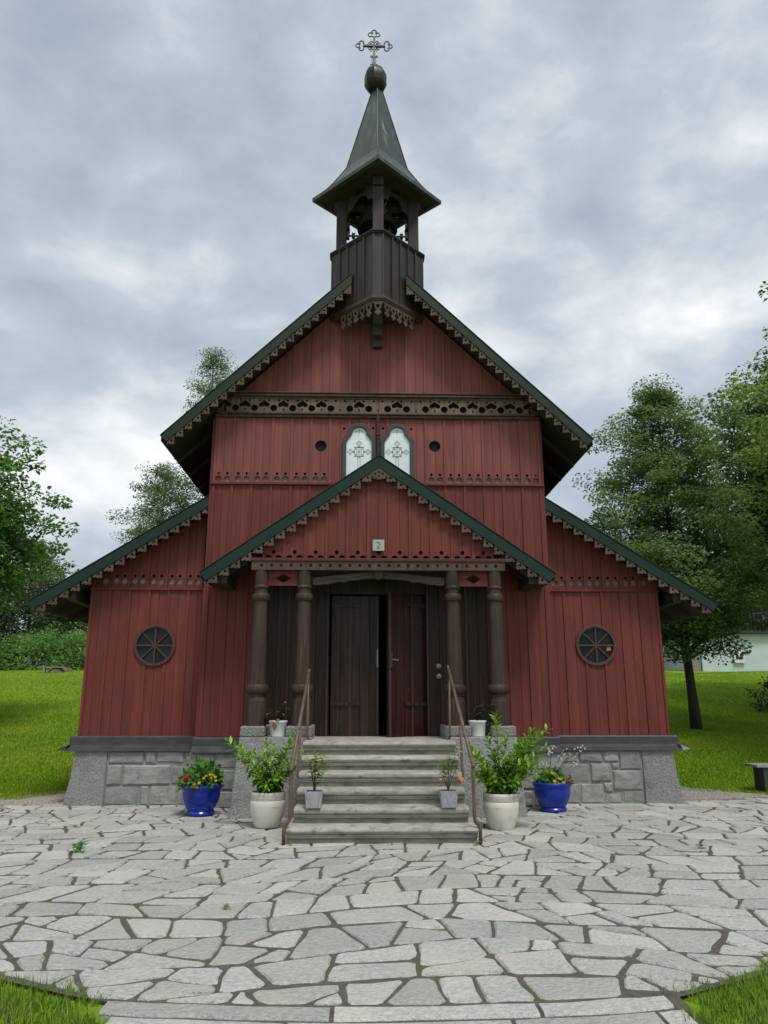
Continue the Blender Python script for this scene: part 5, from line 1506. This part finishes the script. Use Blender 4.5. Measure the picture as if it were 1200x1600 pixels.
words = ['leafmost green shrub of the hedge at the left picture edge', 'broad green hedge shrub second from the left picture edge', 'tall green hedge shrub left of the stump', 'bushy green hedge shrub right behind the stump', 'green hedge shrub between the stump and the left wing', 'green hedge shrub half hidden by the left wing']
words[0] = 'outermost green hedge shrub beyond the left picture edge'
for k, (x, y, rx, rz) in enumerate([(-22.5, 40.6, 1.9, 1.5), (-19.9, 40.4, 1.8, 1.5), (-17.6, 40.9, 1.8, 1.9), (-15.4, 40.8, 1.6, 2.1), (-13.2, 41, 1.7, 2.3), (-11, 41, 1.7, 1.9)]):
    shrub(words[k], x, y, rx, rz, 5200, .14, .10, 'hedge', 90 + k, 'hedge on the left crest')
shrub('twiggy shrub on the right lawn at the picture edge', 12.9, 24.5, .7, 1.2, 700, .10, .06, 'deepgreen', 110, None, 'lawn_shrub')
# ------------------------------------------------------------------ house on the right crest
hx0, hx1, hy, hz = 18.6, 30.0, 42.0, ground_z(19, 42) - .6
house = thing('neighbour_house', ((hx0 + hx1) / 2, hy + 4, hz), 'pale blue rendered house with dark upper storey beyond the right lawn', 'house')
MB().box(hx0, hx1, hy, hy + 8, hz, hz + 2.65).build('wall', 'house', house)
MB().box(hx0 - .05, hx1 + .05, hy + 1.2, hy + 8, hz + 2.66, hz + 5.4).build('upper_storey', 'house_dark', house)
MB().box(hx0 - .6, hx1 + .1, hy - .3, hy + 1.2, hz + 2.66, hz + 2.82).build('balcony_floor', 'house_dark', house)
bal = MB().box(hx0 - .6, hx1 + .1, hy - .30, hy - .22, hz + 3.75, hz + 3.85).build('balcony_rail', 'house_dark', house)
for k in range(26):
    x = hx0 - .5 + k * .22
    MB().box(x, x + .11, hy - .28, hy - .24, hz + 2.82, hz + 3.75).build('baluster', 'house_dark', bal)
MB().prism([(hy - .4, hz + 5.4), (hy + 4.6, hz + 8.0), (hy + 9.6, hz + 5.4), (hy + 9.6, hz + 5.2), (hy + 4.6, hz + 7.75), (hy - .4, hz + 5.2)], lambda y, z, d: (d, y, z), hx0 - .6, hx1 + .6).build('roof', 'rooftile', house)
for wx in (22.9, 26.5):
    w = MB().box(wx, wx + 1.2, hy + 1.15, hy + 1.19, hz + 3.6, hz + 4.8).build('window', 'house_white', house)
    MB().box(wx + .1, wx + 1.1, hy + 1.12, hy + 1.148, hz + 3.7, hz + 4.7).build('pane', 'glass', w)
vb = MB().box(20.35, 20.95, hy - .14, hy - .002, hz + 1.05, hz + 1.60).build('meter_box', 'house_white', house)
MB().box(20.45, 20.60, hy - .15, hy - .141, hz + 1.25, hz + 1.5).box(20.68, 20.85, hy - .15, hy - .141, hz + 1.25, hz + 1.5).build('meter_window', 'house_dark', vb)
MB().box(hx0 - .72, hx0 - .05, hy + .1, hy + .5, hz, hz + 1.5).build('timber_stack', 'bench', house)
# ------------------------------------------------------------------ bench, stump
bz = ground_z(7.1, 13.75)
bench = thing('garden_bench', (7.25, 13.75, bz), 'plain wooden bench on the grass at the right picture edge', 'bench')
for k in range(3):
    MB().box(6.62, 8.1, 13.55 + k * .145, 13.55 + k * .145 + .135, bz + .43, bz + .475).build('seat_plank', 'bench', bench, bevel=.006)
for x in (6.74, 7.85):
    MB().box(x, x + .12, 13.58, 13.94, bz - .05, bz + .428).build('leg', 'bench_leg', bench, bevel=.008)
sz = ground_z(-14.9, 37.6)
st = thing('tree_stump', (-14.9, 37.6, sz), 'low mossy stump on the crest of the left lawn', 'stump')
MB().lathe([(.62, -.1), (.55, .04), (.48, .13), (.42, .17), (.25, .19), (.01, .20)], (-14.9, 37.6, sz), 14, flute=lambda t, z: 1 + .12 * math.sin(3 * t) + .06 * math.sin(7 * t)).build('stump_body', 'stump', st, auto=50)
MB().box(-15.75, -14.5, 37.0, 37.2, sz + .17, sz + .22).box(-15.5, -15.40, 37.02, 37.18, sz - .1, sz + .17).build('loose_plank', 'bench', st)
